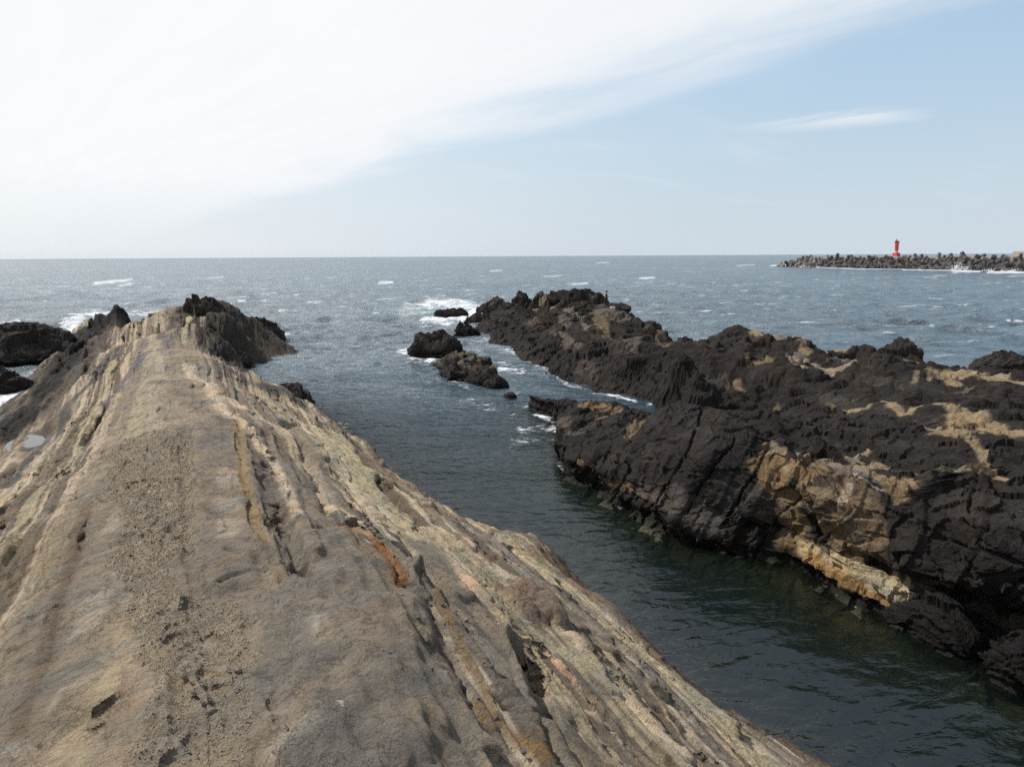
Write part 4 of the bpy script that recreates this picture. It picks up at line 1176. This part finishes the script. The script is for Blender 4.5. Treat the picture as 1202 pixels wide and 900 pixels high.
for pts, w, k in (
    ([(568,396),(587,406),(605,413),(625,423)], 2.5, .55), ([(645,435),(670,450),(700,459),(730,465)], 3, .62), ([(625,424),(645,435)], 2.5, .6), ([(628,486),(650,492)], 4, .9), ([(575,440),(600,455),(610,470)], 10, .42), ([(590,425),(615,432)], 5, .5), ([(512,424),(530,443),(548,453)], 3, .6), ([(550,455),(592,451)], 3, .6), ([(478,418),(503,422)], 2.5, .7),
    ([(700,578),(745,603),(795,630)], 3, .3), ([(655,545),(672,562),(690,570)], 4, .5), ([(283,416),(316,400)], 3, .6), ([(420,524),(447,543),(470,562)], 4, .42), ([(560,330),(600,332)], 1.5, .5), ([(60,420),(80,398)], 3, .7), ([(540,470),(600,478),(640,498)], 12, .36), ([(430,400),(470,415)], 6, .4), ([(640,325),(660,324)], 1.2, .8), ([(300,345),(340,347)], 2, .5), ([(20,340),(60,342)], 2.5, .55), ([(200,345),(240,343)], 2, .6),
    ([(690,699),(720,722),(750,745),(800,802)], 2.2, .42), ([(483,575),(512,602),(560,618),(610,634)], 2.2, .45), ([(800,632),(820,640),(870,651)], 2.5, .4), ([(660,558),(690,572),(730,596),(775,621)], 2.2, .52), ([(944,668),(990,700),(1035,726)], 2.5, .42),
    ([(505,356),(540,355),(560,360)], 8, .85), ([(545,372),(575,366),(590,368)], 6, 1.0), ([(480,362),(510,358),(545,358)], 10, .62), ([(500,374),(530,372),(548,372)], 6, .9), ([(556,364),(572,372)], 6, 1.0), ([(550,386),(566,386)], 3, .8), ([(562,378),(574,380)], 3, .9),
    ([(470,410),(484,408)], 5, .8), ([(505,421),(530,412)], 4, .95), ([(588,433),(612,434)], 5, .72), ([(478,420),(500,424)], 4, .5),
    ([(640,489),(656,492)], 5, .85), ([(610,505),(640,500),(658,508)], 8, .66), ([(600,520),(640,512),(655,520)], 7, .5), ([(655,528),(658,540)], 3, .8), ([(715,463),(745,469)], 4, .9), ([(690,460),(720,464)], 3, .6), ([(760,474),(770,474)], 3, .7),
    ([(0,468),(18,464),(32,450)], 7, .95), ([(34,446),(50,430),(60,422)], 4, .8), ([(78,392),(84,384),(92,376)], 5, 1.0), ([(76,378),(100,368),(130,368)], 6, .85), ([(150,366),(200,368),(220,362)], 4, .75), ([(-10,380),(20,376)], 4, .7),
    ([(285,395),(292,408)], 4, .35), ([(262,362),(330,385)], 4, .28), ([(400,495),(430,500)], 5, .45), ([(560,420),(590,440)], 10, .3), ([(740,395),(790,400)], 8, .3), ([(800,393),(820,390)], 4, .5),
    ([(112,333),(140,330),(155,328)], 2.4, .9), ([(140,336),(155,333)], 1.8, .8), ([(245,327),(262,326)], 1.8, .7), ([(446,332),(460,331)], 2.2, .95), ([(752,327),(768,326)], 1.8, .9), ([(668,333),(690,333)], 1.8, .75), ([(575,319),(590,317)], 1.3, .8), ([(700,309),(716,308)], 1, .8), ([(380,360),(415,361)], 2, .3),
    ([(905,312),(935,311),(960,313)], 1.3, .95), ([(960,314),(1010,316),(1060,316)], 1.0, .9), ([(1060,317),(1100,317),(1122,318)], 1.2, .95), ([(1120,319),(1150,319)], 1.6, 1.0), ([(1160,320),(1202,320),(1260,322)], 1.8, 1.0), ([(1185,325),(1202,324)], 1.2, .8), ([(865,312),(885,311)], 1.0, .8), ([(1085,326),(1100,325)], .8, .7)):
    fpatch(pts, w, k)
# scattered whitecaps out at sea
rgw = random.Random(5)
for _ in range(150):
    py_ = 303 + 62 * rgw.random() ** 1.6
    px_ = rgw.uniform(-60, 1260)
    if py_ > 330 and px_ > 560: continue
    wd = (py_ - 297) * rgw.uniform(.02, .10)
    fpatch([(px_, py_), (px_ + wd * 2.5, py_ - .3)], .25 + (py_ - 297) * .010, rgw.uniform(.5, .9))
cdist = coast_dist(qs)
clear = np.exp(-cdist / (2.0 + 1.4 * (fbm(xs_ * .4, ys_ * .4, 0, 3, 531) + .2))) * sstep(75, 45, rs_)
foam = np.maximum(foam, sstep(.55, .0, cdist) * .35 * sstep(20, 40, rs_))
teal = np.clip(sstep(9, 0, segdist(qs, np.array([P(470, 362, 0)[:2], P(520, 364, 0)[:2], P(548, 376, 0)[:2]]))) , 0, 1)
zs += .25 * foam * sstep(60, 110, rs_)
farness = np.clip(.75 * sstep(20, 95, rs_) + .25 * sstep(80, 300, rs_), 0, 1)  # rises with viewing distance: near reflection dimmed, far water lightened in its colour
M_SEA, t, b = material('sea_water')
pos = t.node('ShaderNodeNewGeometry').outputs['Position']
a_f = t.node('ShaderNodeAttribute', attribute_name='foam').outputs['Fac']
a_c = t.node('ShaderNodeAttribute', attribute_name='clear').outputs['Fac']
a_far = t.node('ShaderNodeAttribute', attribute_name='farness').outputs['Fac']
a_t = t.node('ShaderNodeAttribute', attribute_name='teal').outputs['Fac']
big = t.noise(t.mapping(pos, (.02, .05, .02)), 1.0, 4, .6)
deep = t.mix(big, (.0042, .0075, .0064), (.0085, .0140, .0115))
wave_shade = t.noise(t.mapping(pos, (.022, .05, 1), (0, 0, R(-12))), 1.0, 13, .76, .6)  # light and dark of wave faces put into the open-water colour
wave_shade = t.ramp(wave_shade, .36, .66)
deep = t.mix(t.ramp(a_far, 0, 1.0, 0, .9, False), deep, t.mix(wave_shade, (.010, .038, .060), (.085, .145, .185)))
deep = t.mix(t.m('MULTIPLY', a_t, .6), deep, (.10, .30, .28))
b.inputs['IOR'].default_value = 1.33
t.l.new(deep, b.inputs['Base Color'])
t.l.new(t.ramp(a_far, 0, 1, .07, .16, False), b.inputs['Roughness'])
w1 = t.noise(t.mapping(pos, (0.85, 1.7, 1), (0, 0, R(-14))), 1.0, 3.2, .5, .5)
w2 = t.noise(t.mapping(pos, (.16, .34, 1), (0, 0, R(-14))), 1.0, 6, .62, .4)
w3 = t.noise(t.mapping(pos, (6.0, 9.0, 1), (0, 0, R(15))), 1.0, 3, .6, .2)
w4 = t.noise(t.mapping(pos, (.035, .085, 1), (0, 0, R(-10))), 1.0, 8, .68, .5)
hgt = t.m('ADD', t.m('MULTIPLY', w1, t.ramp(a_far, 0, .5, .09, .28, False)), t.m('ADD', t.m('MULTIPLY', t.m('MULTIPLY', w2, a_far), 2.7), t.m('MULTIPLY', w3, .012)))
hgt = t.m('ADD', hgt, t.m('MULTIPLY', t.m('MULTIPLY', w4, a_far), 2.6))
t.l.new(t.ramp(a_far, .1, .9, .06, .5, False), b.inputs['Specular IOR Level'])
bp = t.node('ShaderNodeBump')
bp.inputs['Strength'].default_value = .85
bp.inputs['Distance'].default_value = 1.0
t.l.new(hgt, bp.inputs['Height'])
t.l.new(bp.outputs[0], b.inputs['Normal'])
# clear shallows: part of the light passes to the rock below
tr = t.node('ShaderNodeBsdfTransparent')
tr.inputs[0].default_value = (.58, .62, .50, 1)
gl_ = t.node('ShaderNodeBsdfGlossy')
gl_.inputs['Roughness'].default_value = .06
t.l.new(bp.outputs[0], gl_.inputs['Normal'])
fr = t.node('ShaderNodeFresnel')
fr.inputs['IOR'].default_value = 1.33
t.l.new(bp.outputs[0], fr.inputs['Normal'])
shal = t.node('ShaderNodeMixShader')
t.l.new(t.m('MULTIPLY', fr.outputs[0], .14), shal.inputs[0]); t.l.new(tr.outputs[0], shal.inputs[1]); t.l.new(gl_.outputs[0], shal.inputs[2])
dif = t.node('ShaderNodeBsdfDiffuse')
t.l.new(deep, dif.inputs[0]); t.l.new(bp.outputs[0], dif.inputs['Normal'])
gl2 = t.node('ShaderNodeBsdfGlossy')
gl2.inputs[0].default_value = (.76, .80, .80, 1)
t.l.new(t.ramp(a_far, 0, 1, .07, .16, False), gl2.inputs['Roughness']); t.l.new(bp.outputs[0], gl2.inputs['Normal'])
body = t.node('ShaderNodeMixShader')
t.l.new(t.m('MULTIPLY', fr.outputs[0], t.ramp(a_far, 0, .8, .10, .62, False)), body.inputs[0]); t.l.new(dif.outputs[0], body.inputs[1]); t.l.new(gl2.outputs[0], body.inputs[2])
mx = t.node('ShaderNodeMixShader')
t.l.new(t.m('MULTIPLY', a_c, .9, clamp=True), mx.inputs[0]); t.l.new(body.outputs[0], mx.inputs[1]); t.l.new(shal.outputs[0], mx.inputs[2])
fo = t.node('ShaderNodeBsdfDiffuse')
fo.inputs[0].default_value = (.78, .80, .80, 1)
lace = t.noise(t.mapping(pos, (.9, 1.0, 1)), 1.0, 8, .72, 1.2)
lace2 = t.noise(t.mapping(pos, (.25, .3, 1)), 1.0, 6, .7, .8)
lace3 = t.noise(t.mapping(pos, (3.2, 3.6, 1)), 1.0, 5, .7, .8)
lc = t.m('ADD', t.m('ADD', t.m('MULTIPLY', lace, .9), t.m('MULTIPLY', lace2, .7)), t.m('MULTIPLY', lace3, .5))
lc = t.m('ADD', t.m('MULTIPLY', t.m('SUBTRACT', lc, 1.05), 1.5), .5)                                         # about .5, wide spread
fm = t.ramp(t.m('ADD', lc, t.m('MULTIPLY', a_f, .58)), .80, 1.15)
fm = t.m('MULTIPLY', t.m('MULTIPLY', fm, .92), t.ramp(a_f, .05, .25))
# small breaking crests all over the open water
cap1 = t.noise(t.mapping(pos, (.11, .30, 1), (0, 0, R(-12))), 1.0, 7, .66, .8)
cap2 = t.noise(t.mapping(pos, (.006, .010, 1)), 1.0, 3, .6)
cap = t.m('MULTIPLY', t.ramp(t.m('ADD', cap1, t.m('MULTIPLY', t.m('SUBTRACT', cap2, .5), .25)), .61, .67), t.ramp(a_far, .55, .95))
fm = t.m('MAXIMUM', fm, t.m('MULTIPLY', cap, .8))
mf = t.node('ShaderNodeMixShader')
t.l.new(fm, mf.inputs[0]); t.l.new(mx.outputs[0], mf.inputs[1]); t.l.new(fo.outputs[0], mf.inputs[2])
t.l.new(mf.outputs[0], t.n['Material Output'].inputs[0])
sea = link('sea', mesh_np('sea', np.c_[xs_, ys_, zs], grid_faces(NR_ if len(rr) == NR_ else len(rr), NA)[:, ::-1], True, {'foam': foam, 'clear': clear, 'farness': farness, 'teal': teal}), M_SEA)
tag(sea, 'choppy grey-blue sea with whitecaps, dark and clear in the channel', 'sea', None, 'structure')
# sea bed under everything, so that the shallows have a floor
bm = bmesh.new()
for cx_, cy_ in ((-400, -200), (400, -200), (400, 700), (-400, 700)):
    bm.verts.new((cx_, cy_, -3.6))
bm.faces.new(bm.verts)
me = bpy.data.meshes.new('sea_bed'); bm.to_mesh(me); bm.free()
bed_o = link('sea_bed', me, plain('sea_bed_sand', (.05, .06, .045), .9, .4, .5))
tag(bed_o, 'dark floor of the channel under the water', 'sea bed', None, 'structure')

# ------------------------------------------------------------------ breakwater
def frustum(bm, p0, p1, r0, r1, n=10):
    a, b_ = Vector(p0), Vector(p1)
    d = (b_ - a).normalized()
    q = d.to_track_quat('Z', 'Y')
    v0 = [bm.verts.new(a + q @ Vector((r0 * math.cos(i * 2 * math.pi / n), r0 * math.sin(i * 2 * math.pi / n), 0))) for i in range(n)]
    v1 = [bm.verts.new(b_ + q @ Vector((r1 * math.cos(i * 2 * math.pi / n), r1 * math.sin(i * 2 * math.pi / n), 0))) for i in range(n)]
    for i in range(n):
        bm.faces.new((v0[i], v0[(i + 1) % n], v1[(i + 1) % n], v1[i]))
    bm.faces.new(v0[::-1]); bm.faces.new(v1)

def bm_obj(name, bm, mat, parent=None, loc=None, smooth=False):
    me = bpy.data.meshes.new(name)
    bmesh.ops.recalc_face_normals(bm, faces=bm.faces)
    bm.to_mesh(me); bm.free()
    if smooth:
        me.polygons.foreach_set('use_smooth', [True] * len(me.polygons))
    return link(name, me, mat, parent, loc)

M_CONC = plain('weathered_concrete', (.33, .29, .24), .9, .25, .4)
M_TETL = plain('pale_tetrapod_concrete', (.19, .165, .135), .9, .3, .35)
M_TETD = plain('dark_tetrapod_concrete', (.065, .057, .052), .85, .4, .4)
def tetra_mesh(mat):
    bm = bmesh.new()
    for d in ((0, 0, 1), (.943, 0, -.333), (-.471, .816, -.333), (-.471, -.816, -.333)):
        frustum(bm, (0, 0, 0), tuple(2.5 * c for c in d), 1.05, .72, 9)
    me = bpy.data.meshes.new('tetrapod')
    bmesh.ops.recalc_face_normals(bm, faces=bm.faces)
    bm.to_mesh(me); bm.free()
    me.materials.append(mat)
    return me
TD, TL = tetra_mesh(M_TETD), tetra_mesh(M_TETL)
W0, W1 = P(914, 313.0, 0), P(1265, 320.6, 0)                        # toe of the armour
ax_ = (W1 - W0); LEN = float(np.hypot(ax_[0], ax_[1])); ax_ = ax_ / LEN
bk = np.array([-ax_[1], ax_[0], 0.0])
if bk[1] < 0: bk = -bk
proto = {}
rgt = random.Random(23)
n_t = 0
for row in range(4):
    nn = int(LEN / 5.3)
    for k in range(nn):
        s = (k + .5 * (row % 2)) * 5.3 + rgt.uniform(-2.0, 2.0)
        if s < row * 2.2 or rgt.random() < .06: continue
        hz_ = .2 + row * 1.8 + rgt.uniform(-.9, .9)
        ramp_ = min(1.0, .45 + s / 40)
        p = W0 + ax_ * s + bk * (row * 2.9 + rgt.uniform(-.6, .6))
        pale = s < 45 and rgt.random() < .75 or row == 3 and rgt.random() < .35  # pale pieces picked at random, mostly at the head and in the top row
        o = bpy.data.objects.new('tetrapod', TL if pale else TD)
        C.objects.link(o)
        o.location = (p[0], p[1], hz_ * ramp_)
        o.rotation_euler = (rgt.uniform(0, 6.28), rgt.uniform(0, 6.28), rgt.uniform(0, 6.28))
        sc_ = rgt.uniform(.95, 1.45)
        o.scale = (sc_, sc_, sc_)
        if s < 45:
            tag(o, 'pale concrete tetrapod heaped at the seaward end of the breakwater' if pale else 'dark concrete tetrapod at the seaward end of the breakwater', 'tetrapod', 'tetrapods at the breakwater head')
        else:
            tag(o, 'pale tetrapod along the top of the breakwater armour' if pale else 'dark concrete tetrapod piled along the breakwater', 'tetrapod', 'tetrapods along the breakwater')
        n_t += 1
bw = empty('breakwater', (*(W0 + ax_ * 60 + bk * 14)[:2], 0))
tag(bw, 'long concrete breakwater behind the tetrapods under the red beacon', 'breakwater')
def bar(name, s0, s1, o0, o1, z0_, z1_, mat, parent):
    bm = bmesh.new()
    pts = []
    for zz in (z0_, z1_):
        for s, of in ((s0, o0), (s1, o0), (s1, o1), (s0, o1)):
            p = W0 + ax_ * s + bk * of
            pts.append(bm.verts.new((p[0] - parent.location[0], p[1] - parent.location[1], zz)))
    for f in ((0, 1, 2, 3), (4, 5, 6, 7), (0, 1, 5, 4), (1, 2, 6, 5), (2, 3, 7, 6), (3, 0, 4, 7)):
        bm.faces.new([pts[i] for i in f])
    bmesh.ops.bevel(bm, geom=bm.edges[:], offset=.12, segments=1, affect='EDGES')
    return bm_obj(name, bm, mat, parent)
def s_at(px_):                                                       # distance along the toe seen at a photograph column
    ss = np.linspace(0, LEN, 600)
    q = W0[None] + ax_[None] * ss[:, None]
    return float(ss[np.argmin(np.abs(pix(q)[0] - px_))])
k0, k1 = s_at(955), LEN + 60
seg = 14.0
s = k0
while s < k1:
    bar('deck_slab', s, min(s + seg - .25, k1), 11, 20, -2, 7.4 + random.uniform(-.08, .08), M_CONC, bw)
    s += seg
s = s_at(1158)
while s < k1:
    bar('parapet', s, min(s + 9.7, k1), 15, 17.5, 7.3, 9.9 + random.uniform(-.15, .15), M_CONC, bw)
    s += 10

# ------------------------------------------------------------------ red beacon
ss_ = np.linspace(0, LEN, 900)
sb = float(ss_[np.argmin(np.abs(pix(W0[None] + ax_[None] * ss_[:, None] + bk[None] * 14)[0] - 1051))])
bp_ = W0 + ax_ * sb + bk * 14
Dk = bp_[1] / F
beacon = empty('red_beacon', (bp_[0], bp_[1], 7.4), math.atan2(ax_[1], ax_[0]))
tag(beacon, 'red harbour beacon tower with flared top on the breakwater', 'beacon')
M_RED = plain('red_paint', (.55, .035, .035), .55, .15, .8)
M_REDD = plain('dull_red_paint', (.30, .03, .03), .6, .2, .8)
M_WHT = plain('grey_white_paint', (.5, .46, .42), .6, .15, .8)
M_MET = plain('lantern_grey', (.10, .11, .11), .5, .2, .8)
def cyl(name, r0, r1, z0_, z1_, mat, parent, n=24, x0=0., x1=0.):
    bm = bmesh.new()
    frustum(bm, (x0, 0, z0_), (x1, 0, z1_), r0, r1, n)
    bmesh.ops.bevel(bm, geom=[e for e in bm.edges if abs(e.verts[0].co.z - e.verts[1].co.z) < .01], offset=.06, segments=2, affect='EDGES')
    return bm_obj(name, bm, mat, parent)
k_ = Dk
bm = bmesh.new()
bmesh.ops.create_cube(bm, size=1.0)
for vt in bm.verts:
    vt.co = Vector((vt.co.x * 7.3 * k_, vt.co.y * 5.0 * k_, (vt.co.z + .5) * 4.0 * k_))
bmesh.ops.bevel(bm, geom=bm.edges[:], offset=.08, segments=2, affect='EDGES')
bm_obj('plinth', bm, M_RED, beacon)
cyl('pedestal', 2.0 * k_, 1.9 * k_, 4.0 * k_, 6.6 * k_, M_WHT, beacon)
cyl('tower', 2.05 * k_, 2.2 * k_, 6.6 * k_, 15.0 * k_, M_RED, beacon)
cyl('gallery', 2.2 * k_, 2.75 * k_, 15.0 * k_, 17.0 * k_, M_RED, beacon)
cyl('gallery_rim', 2.8 * k_, 2.8 * k_, 17.0 * k_, 17.6 * k_, M_REDD, beacon)
lan = cyl('lantern', .8 * k_, .7 * k_, 17.6 * k_, 19.0 * k_, M_MET, beacon, 12, -.8 * k_, -.8 * k_)
cyl('lantern_cap', .85 * k_, .15 * k_, 19.0 * k_, 19.8 * k_, M_MET, lan, 12, -.8 * k_, -.8 * k_)
bm = bmesh.new()
for dz_ in (8.2, 9.6, 11.0, 12.4, 13.8):
    bmesh.ops.create_cube(bm, size=1.0, matrix=Matrix.Translation((0, -2.2 * k_, dz_ * k_)) @ Matrix.Diagonal((.7 * k_, .25 * k_, .12 * k_, 1)))
bm_obj('ladder', bm, M_REDD, beacon)

# spray thrown up where the swell breaks on the breakwater
rgs = np.random.default_rng(9)
sv, sf = [], []
for cpx, hgt_, wid, n_ in ((1127, 5.0, 6.0, 260), (1137, 3.2, 4.0, 120), (1165, 1.6, 8.0, 90), (944, 1.4, 6.0, 50), (1192, 1.8, 9.0, 80)):
    ss = s_at(cpx)
    for _ in range(n_):
        h_ = abs(rgs.normal()) * .42
        s_ = ss + rgs.normal() * wid * .42 * max(.25, 1 - h_ * .7)
        p = W0 + ax_ * s_ + bk * (rgs.normal() * .9 - 1.5)
        r_ = rgs.uniform(.10, .48) * max(.3, 1 - h_ * .6)
        k = len(sv) * 6
        sv.append(oct_v * r_ * rgs.uniform(.7, 1.3, (6, 3)) + np.array([p[0], p[1], max(.1, h_ * hgt_)]))
        sf.append(oct_f + k)
spray = link('sea_spray', mesh_np('sea_spray', np.concatenate(sv), np.concatenate(sf), True), plain('white_spray', (.8, .82, .83), 1.0, .04, .5))
tag(spray, 'white spray bursting against the breakwater tetrapods', 'sea spray', None, 'stuff')

# ------------------------------------------------------------------ angler on the ridge
def skin_fig(name, verts, edges, radii, mat, parent, sub=2, root=0):
    me = bpy.data.meshes.new(name)
    me.from_pydata(verts, edges, [])
    o = link(name, me, mat, parent)
    o.modifiers.new('skin', 'SKIN')
    o.modifiers.new('sub', 'SUBSURF').levels = sub
    for i, r_ in enumerate(radii):
        me.skin_vertices[0].data[i].radius = (r_, r_) if not isinstance(r_, tuple) else r_
        me.skin_vertices[0].data[i].use_root = i == root
    dg = bpy.context.evaluated_depsgraph_get()
    nm = bpy.data.meshes.new_from_object(o.evaluated_get(dg))
    o.modifiers.clear()
    o.data = nm
    bpy.data.meshes.remove(me)
    nm.name = name
    if not nm.materials: nm.materials.append(mat)
    nm.polygons.foreach_set('use_smooth', [True] * len(nm.polygons))
    return o
fp = fpz
ii = np.argsort((x - fp[0]) ** 2 + (y - fp[1]) ** 2)[:12]
FZ = float(co[ii, 2].max()) - .03
angler = empty('person', (fp[0], fp[1], FZ), R(-78))
tag(angler, 'person in red jacket and dark trousers fishing from the seaward end of the ridge', 'person')
M_SKIN = plain('skin', (.45, .28, .2), .6, .1)
M_DARKC = plain('dark_cloth', (.018, .018, .025), .9, .2)
M_REDC = plain('red_cloth', (.14, .014, .02), .85, .2)
SC = 1.0
bv = [(0,0,.95),(0,0,1.15),(0,.02,1.38),(0,.03,1.50),(0,.06,1.57),(0,.075,1.66),(0,.075,1.76),
      (.10,0,.90),(.12,.03,.50),(.13,-.02,.09),(.13,.12,.04),
      (-.10,0,.90),(-.11,-.04,.50),(-.12,-.06,.09),(-.12,.08,.04),
      (.20,.02,1.40),(.25,.0,1.14),(.17,.22,1.08),(.13,.30,1.09),(-.20,.02,1.40),(-.25,.02,1.14),(-.16,.24,1.10),(-.11,.32,1.12)]
be = [(0,1),(1,2),(2,3),(3,4),(4,5),(5,6),(0,7),(7,8),(8,9),(9,10),(0,11),(11,12),(12,13),(13,14),(2,15),(15,16),(16,17),(17,18),(2,19),(19,20),(20,21),(21,22)]
br = [.14,.14,.15,.055,.07,.10,.07,.09,.065,.045,.04,.09,.065,.045,.04,.06,.048,.035,.035,.06,.048,.035,.035]
body = skin_fig('body', bv, be, br, M_SKIN, angler)
skin_fig('jacket', [bv[i] for i in (0,1,2,15,16,17,19,20,21)] + [(0,.02,1.47)], [(0,1),(1,2),(2,3),(3,4),(4,5),(2,6),(6,7),(7,8),(2,9)], [(.175,.14),(.175,.15),(.185,.15),.08,.066,.052,.08,.066,.052,.08], M_REDC, angler)
skin_fig('trousers', [bv[i] for i in (0,7,8,9,11,12,13)], [(0,1),(1,2),(2,3),(0,4),(4,5),(5,6)], [.16,.115,.085,.07,.115,.085,.07], M_DARKC, angler)
for i in (9, 13):
    a = Vector(bv[i])
    skin_fig('boot', [tuple(a + Vector((0, -.03, .03))), tuple(a + Vector((0, .02, -.03))), tuple(a + Vector((0, .17, -.05)))], [(0,1),(1,2)], [.07,.065,.05], M_DARKC, angler, 1)
hood = skin_fig('cap', [(0,.02,1.60),(0,.045,1.70),(0,.06,1.78),(0,.07,1.83)], [(0,1),(1,2),(2,3)], [.12,.15,.15,.09], M_DARKC, angler, 2)
bm = bmesh.new()
bmesh.ops.create_cone(bm, segments=16, radius1=.10, radius2=.10, depth=.015, cap_ends=True, matrix=Matrix.Translation((0, .17, 1.735)))
bm_obj('brim', bm, M_DARKC, hood)
for k in (18, 22):                                                   # hands with five fingers closed round the rod
    w0 = Vector(bv[k])
    sgn = 1 if k == 18 else -1
    fv, fe, frr = [tuple(w0), tuple(w0 + Vector((0, .07, .0)))], [(0, 1)], [.035, .03]
    hand = skin_fig('hand', fv, fe, frr, M_SKIN, angler, 1)
    for f_ in range(5):
        a = w0 + Vector((sgn * .0, .03 + .018 * f_, -.02)) if f_ else w0 + Vector((-sgn * .03, .02, .02))
        l_ = (.05, .062, .068, .062, .05)[f_]
        skin_fig('finger', [tuple(a), tuple(a + Vector((-sgn * .02, 0, -l_ * .5))), tuple(a + Vector((-sgn * .05, 0, -l_ * .4)))], [(0,1),(1,2)], [.0095,.009,.008], M_SKIN, hand, 1)
bm = bmesh.new()
frustum(bm, (.02, .22, 1.02), (.02, 1.9, .98), .016, .010, 8)
frustum(bm, (.02, 1.9, .98), (.02, 3.4, 1.2), .010, .004, 8)
rodm = bpy.data.meshes.new('fishing_rod')
bmesh.ops.recalc_face_normals(bm, faces=bm.faces); bm.to_mesh(rodm); bm.free()
rod = link('fishing_rod', rodm, M_MET)
rod.location = angler.location; rod.rotation_euler = angler.rotation_euler
tag(rod, 'thin dark fishing rod held by the person in the red jacket', 'fishing rod')
# cool box beside the angler
cp, _t = march(lambda a, b: BH(a, b), 719.3, 360.5, 170)
ii = np.argsort((x - cp[0]) ** 2 + (y - cp[1]) ** 2)[:9]
box = empty('cool_box', (cp[0], cp[1], float(co[ii, 2].max()) - .04), R(12))
tag(box, 'white cool box with a red lid on the rock beside the angler', 'cool box')
def bxo(name, sx, sy, sz, z_, mat, parent, bev=.02, xo=0, yo=0):
    bm = bmesh.new()
    bmesh.ops.create_cube(bm, size=1.0, matrix=Matrix.Translation((xo, yo, z_ + sz / 2)) @ Matrix.Diagonal((sx, sy, sz, 1)))
    bmesh.ops.bevel(bm, geom=bm.edges[:], offset=bev, segments=2, affect='EDGES')
    return bm_obj(name, bm, mat, parent)
bxo('box_body', .52, .34, .27, 0, plain('white_plastic', (.75, .72, .72), .4, .05), box)
bxo('lid', .55, .37, .09, .272, M_REDC, box)
bm = bmesh.new()
for a, b_ in (((-.24, 0, .3), (-.24, 0, .46)), ((-.24, 0, .46), (.24, 0, .46)), ((.24, 0, .46), (.24, 0, .3))):
    frustum(bm, a, b_, .014, .014, 8)
bm_obj('handle', bm, M_REDC, box)

# yellow-green pole washed up on the headland
yp, _t = march(LH, 227.5, 427.5)
u0, v0 = to_uv(yp[0], yp[1])
gg = max(ground(u0 + a, v0 + b)[2] for a in (-.1, 0, .1) for b in (-.6, -.3, 0, .3, .6))
pole = empty('marker_pole', (yp[0], yp[1], gg + .03), R(6))
tag(pole, 'yellow-green pole lying across the crest of the headland below the dark crag', 'pole')
M_YEL = plain('yellow_green_paint', (.42, .45, .06), .5, .15)
ks = float(np.linalg.norm(yp - CAM)) / F
bm = bmesh.new()
frustum(bm, (-7.5 * ks, 0, .05), (8.5 * ks, 0, .07), .028, .028, 12)
bm_obj('shaft', bm, M_YEL, pole)
bm = bmesh.new()
frustum(bm, (8.3 * ks, 0, .10), (9.0 * ks, 0, .10), .04, .04, 12)
bm_obj('end_cap', bm, M_YEL, pole)
bm = bmesh.new()
frustum(bm, (-8.0 * ks, 0, .07), (-7.4 * ks, 0, .07), .04, .04, 12)
bm_obj('end_cap', bm, M_YEL, pole)
print('stones', nst, 'tetrapods', n_t, 'tris', sum(len(o.data.polygons) * 2 for o in S.objects if o.type == 'MESH' and len(o.data.polygons) > 5000))

# ------------------------------------------------------------------ sea haze
bm = bmesh.new()
bmesh.ops.create_cube(bm, size=1.0, matrix=Matrix.Translation((0, 0, 20 - 2.4)) @ Matrix.Diagonal((17000, 17000, 45, 1)))
me = bpy.data.meshes.new('haze'); bm.to_mesh(me); bm.free()
hm = bpy.data.materials.new('sea_haze'); hm.use_nodes = True
ht = NT(hm.node_tree)
ht.n.remove(ht.n['Principled BSDF'])
pv = ht.node('ShaderNodeVolumePrincipled')
pv.inputs['Color'].default_value = (.86, .90, .95, 1)
pv.inputs['Density'].default_value = 0.00003
ht.l.new(pv.outputs[0], ht.n['Material Output'].inputs['Volume'])
hz_o = link('haze', me, hm)
tag(hz_o, 'thin pale sea haze over the water', 'haze', None, 'stuff')
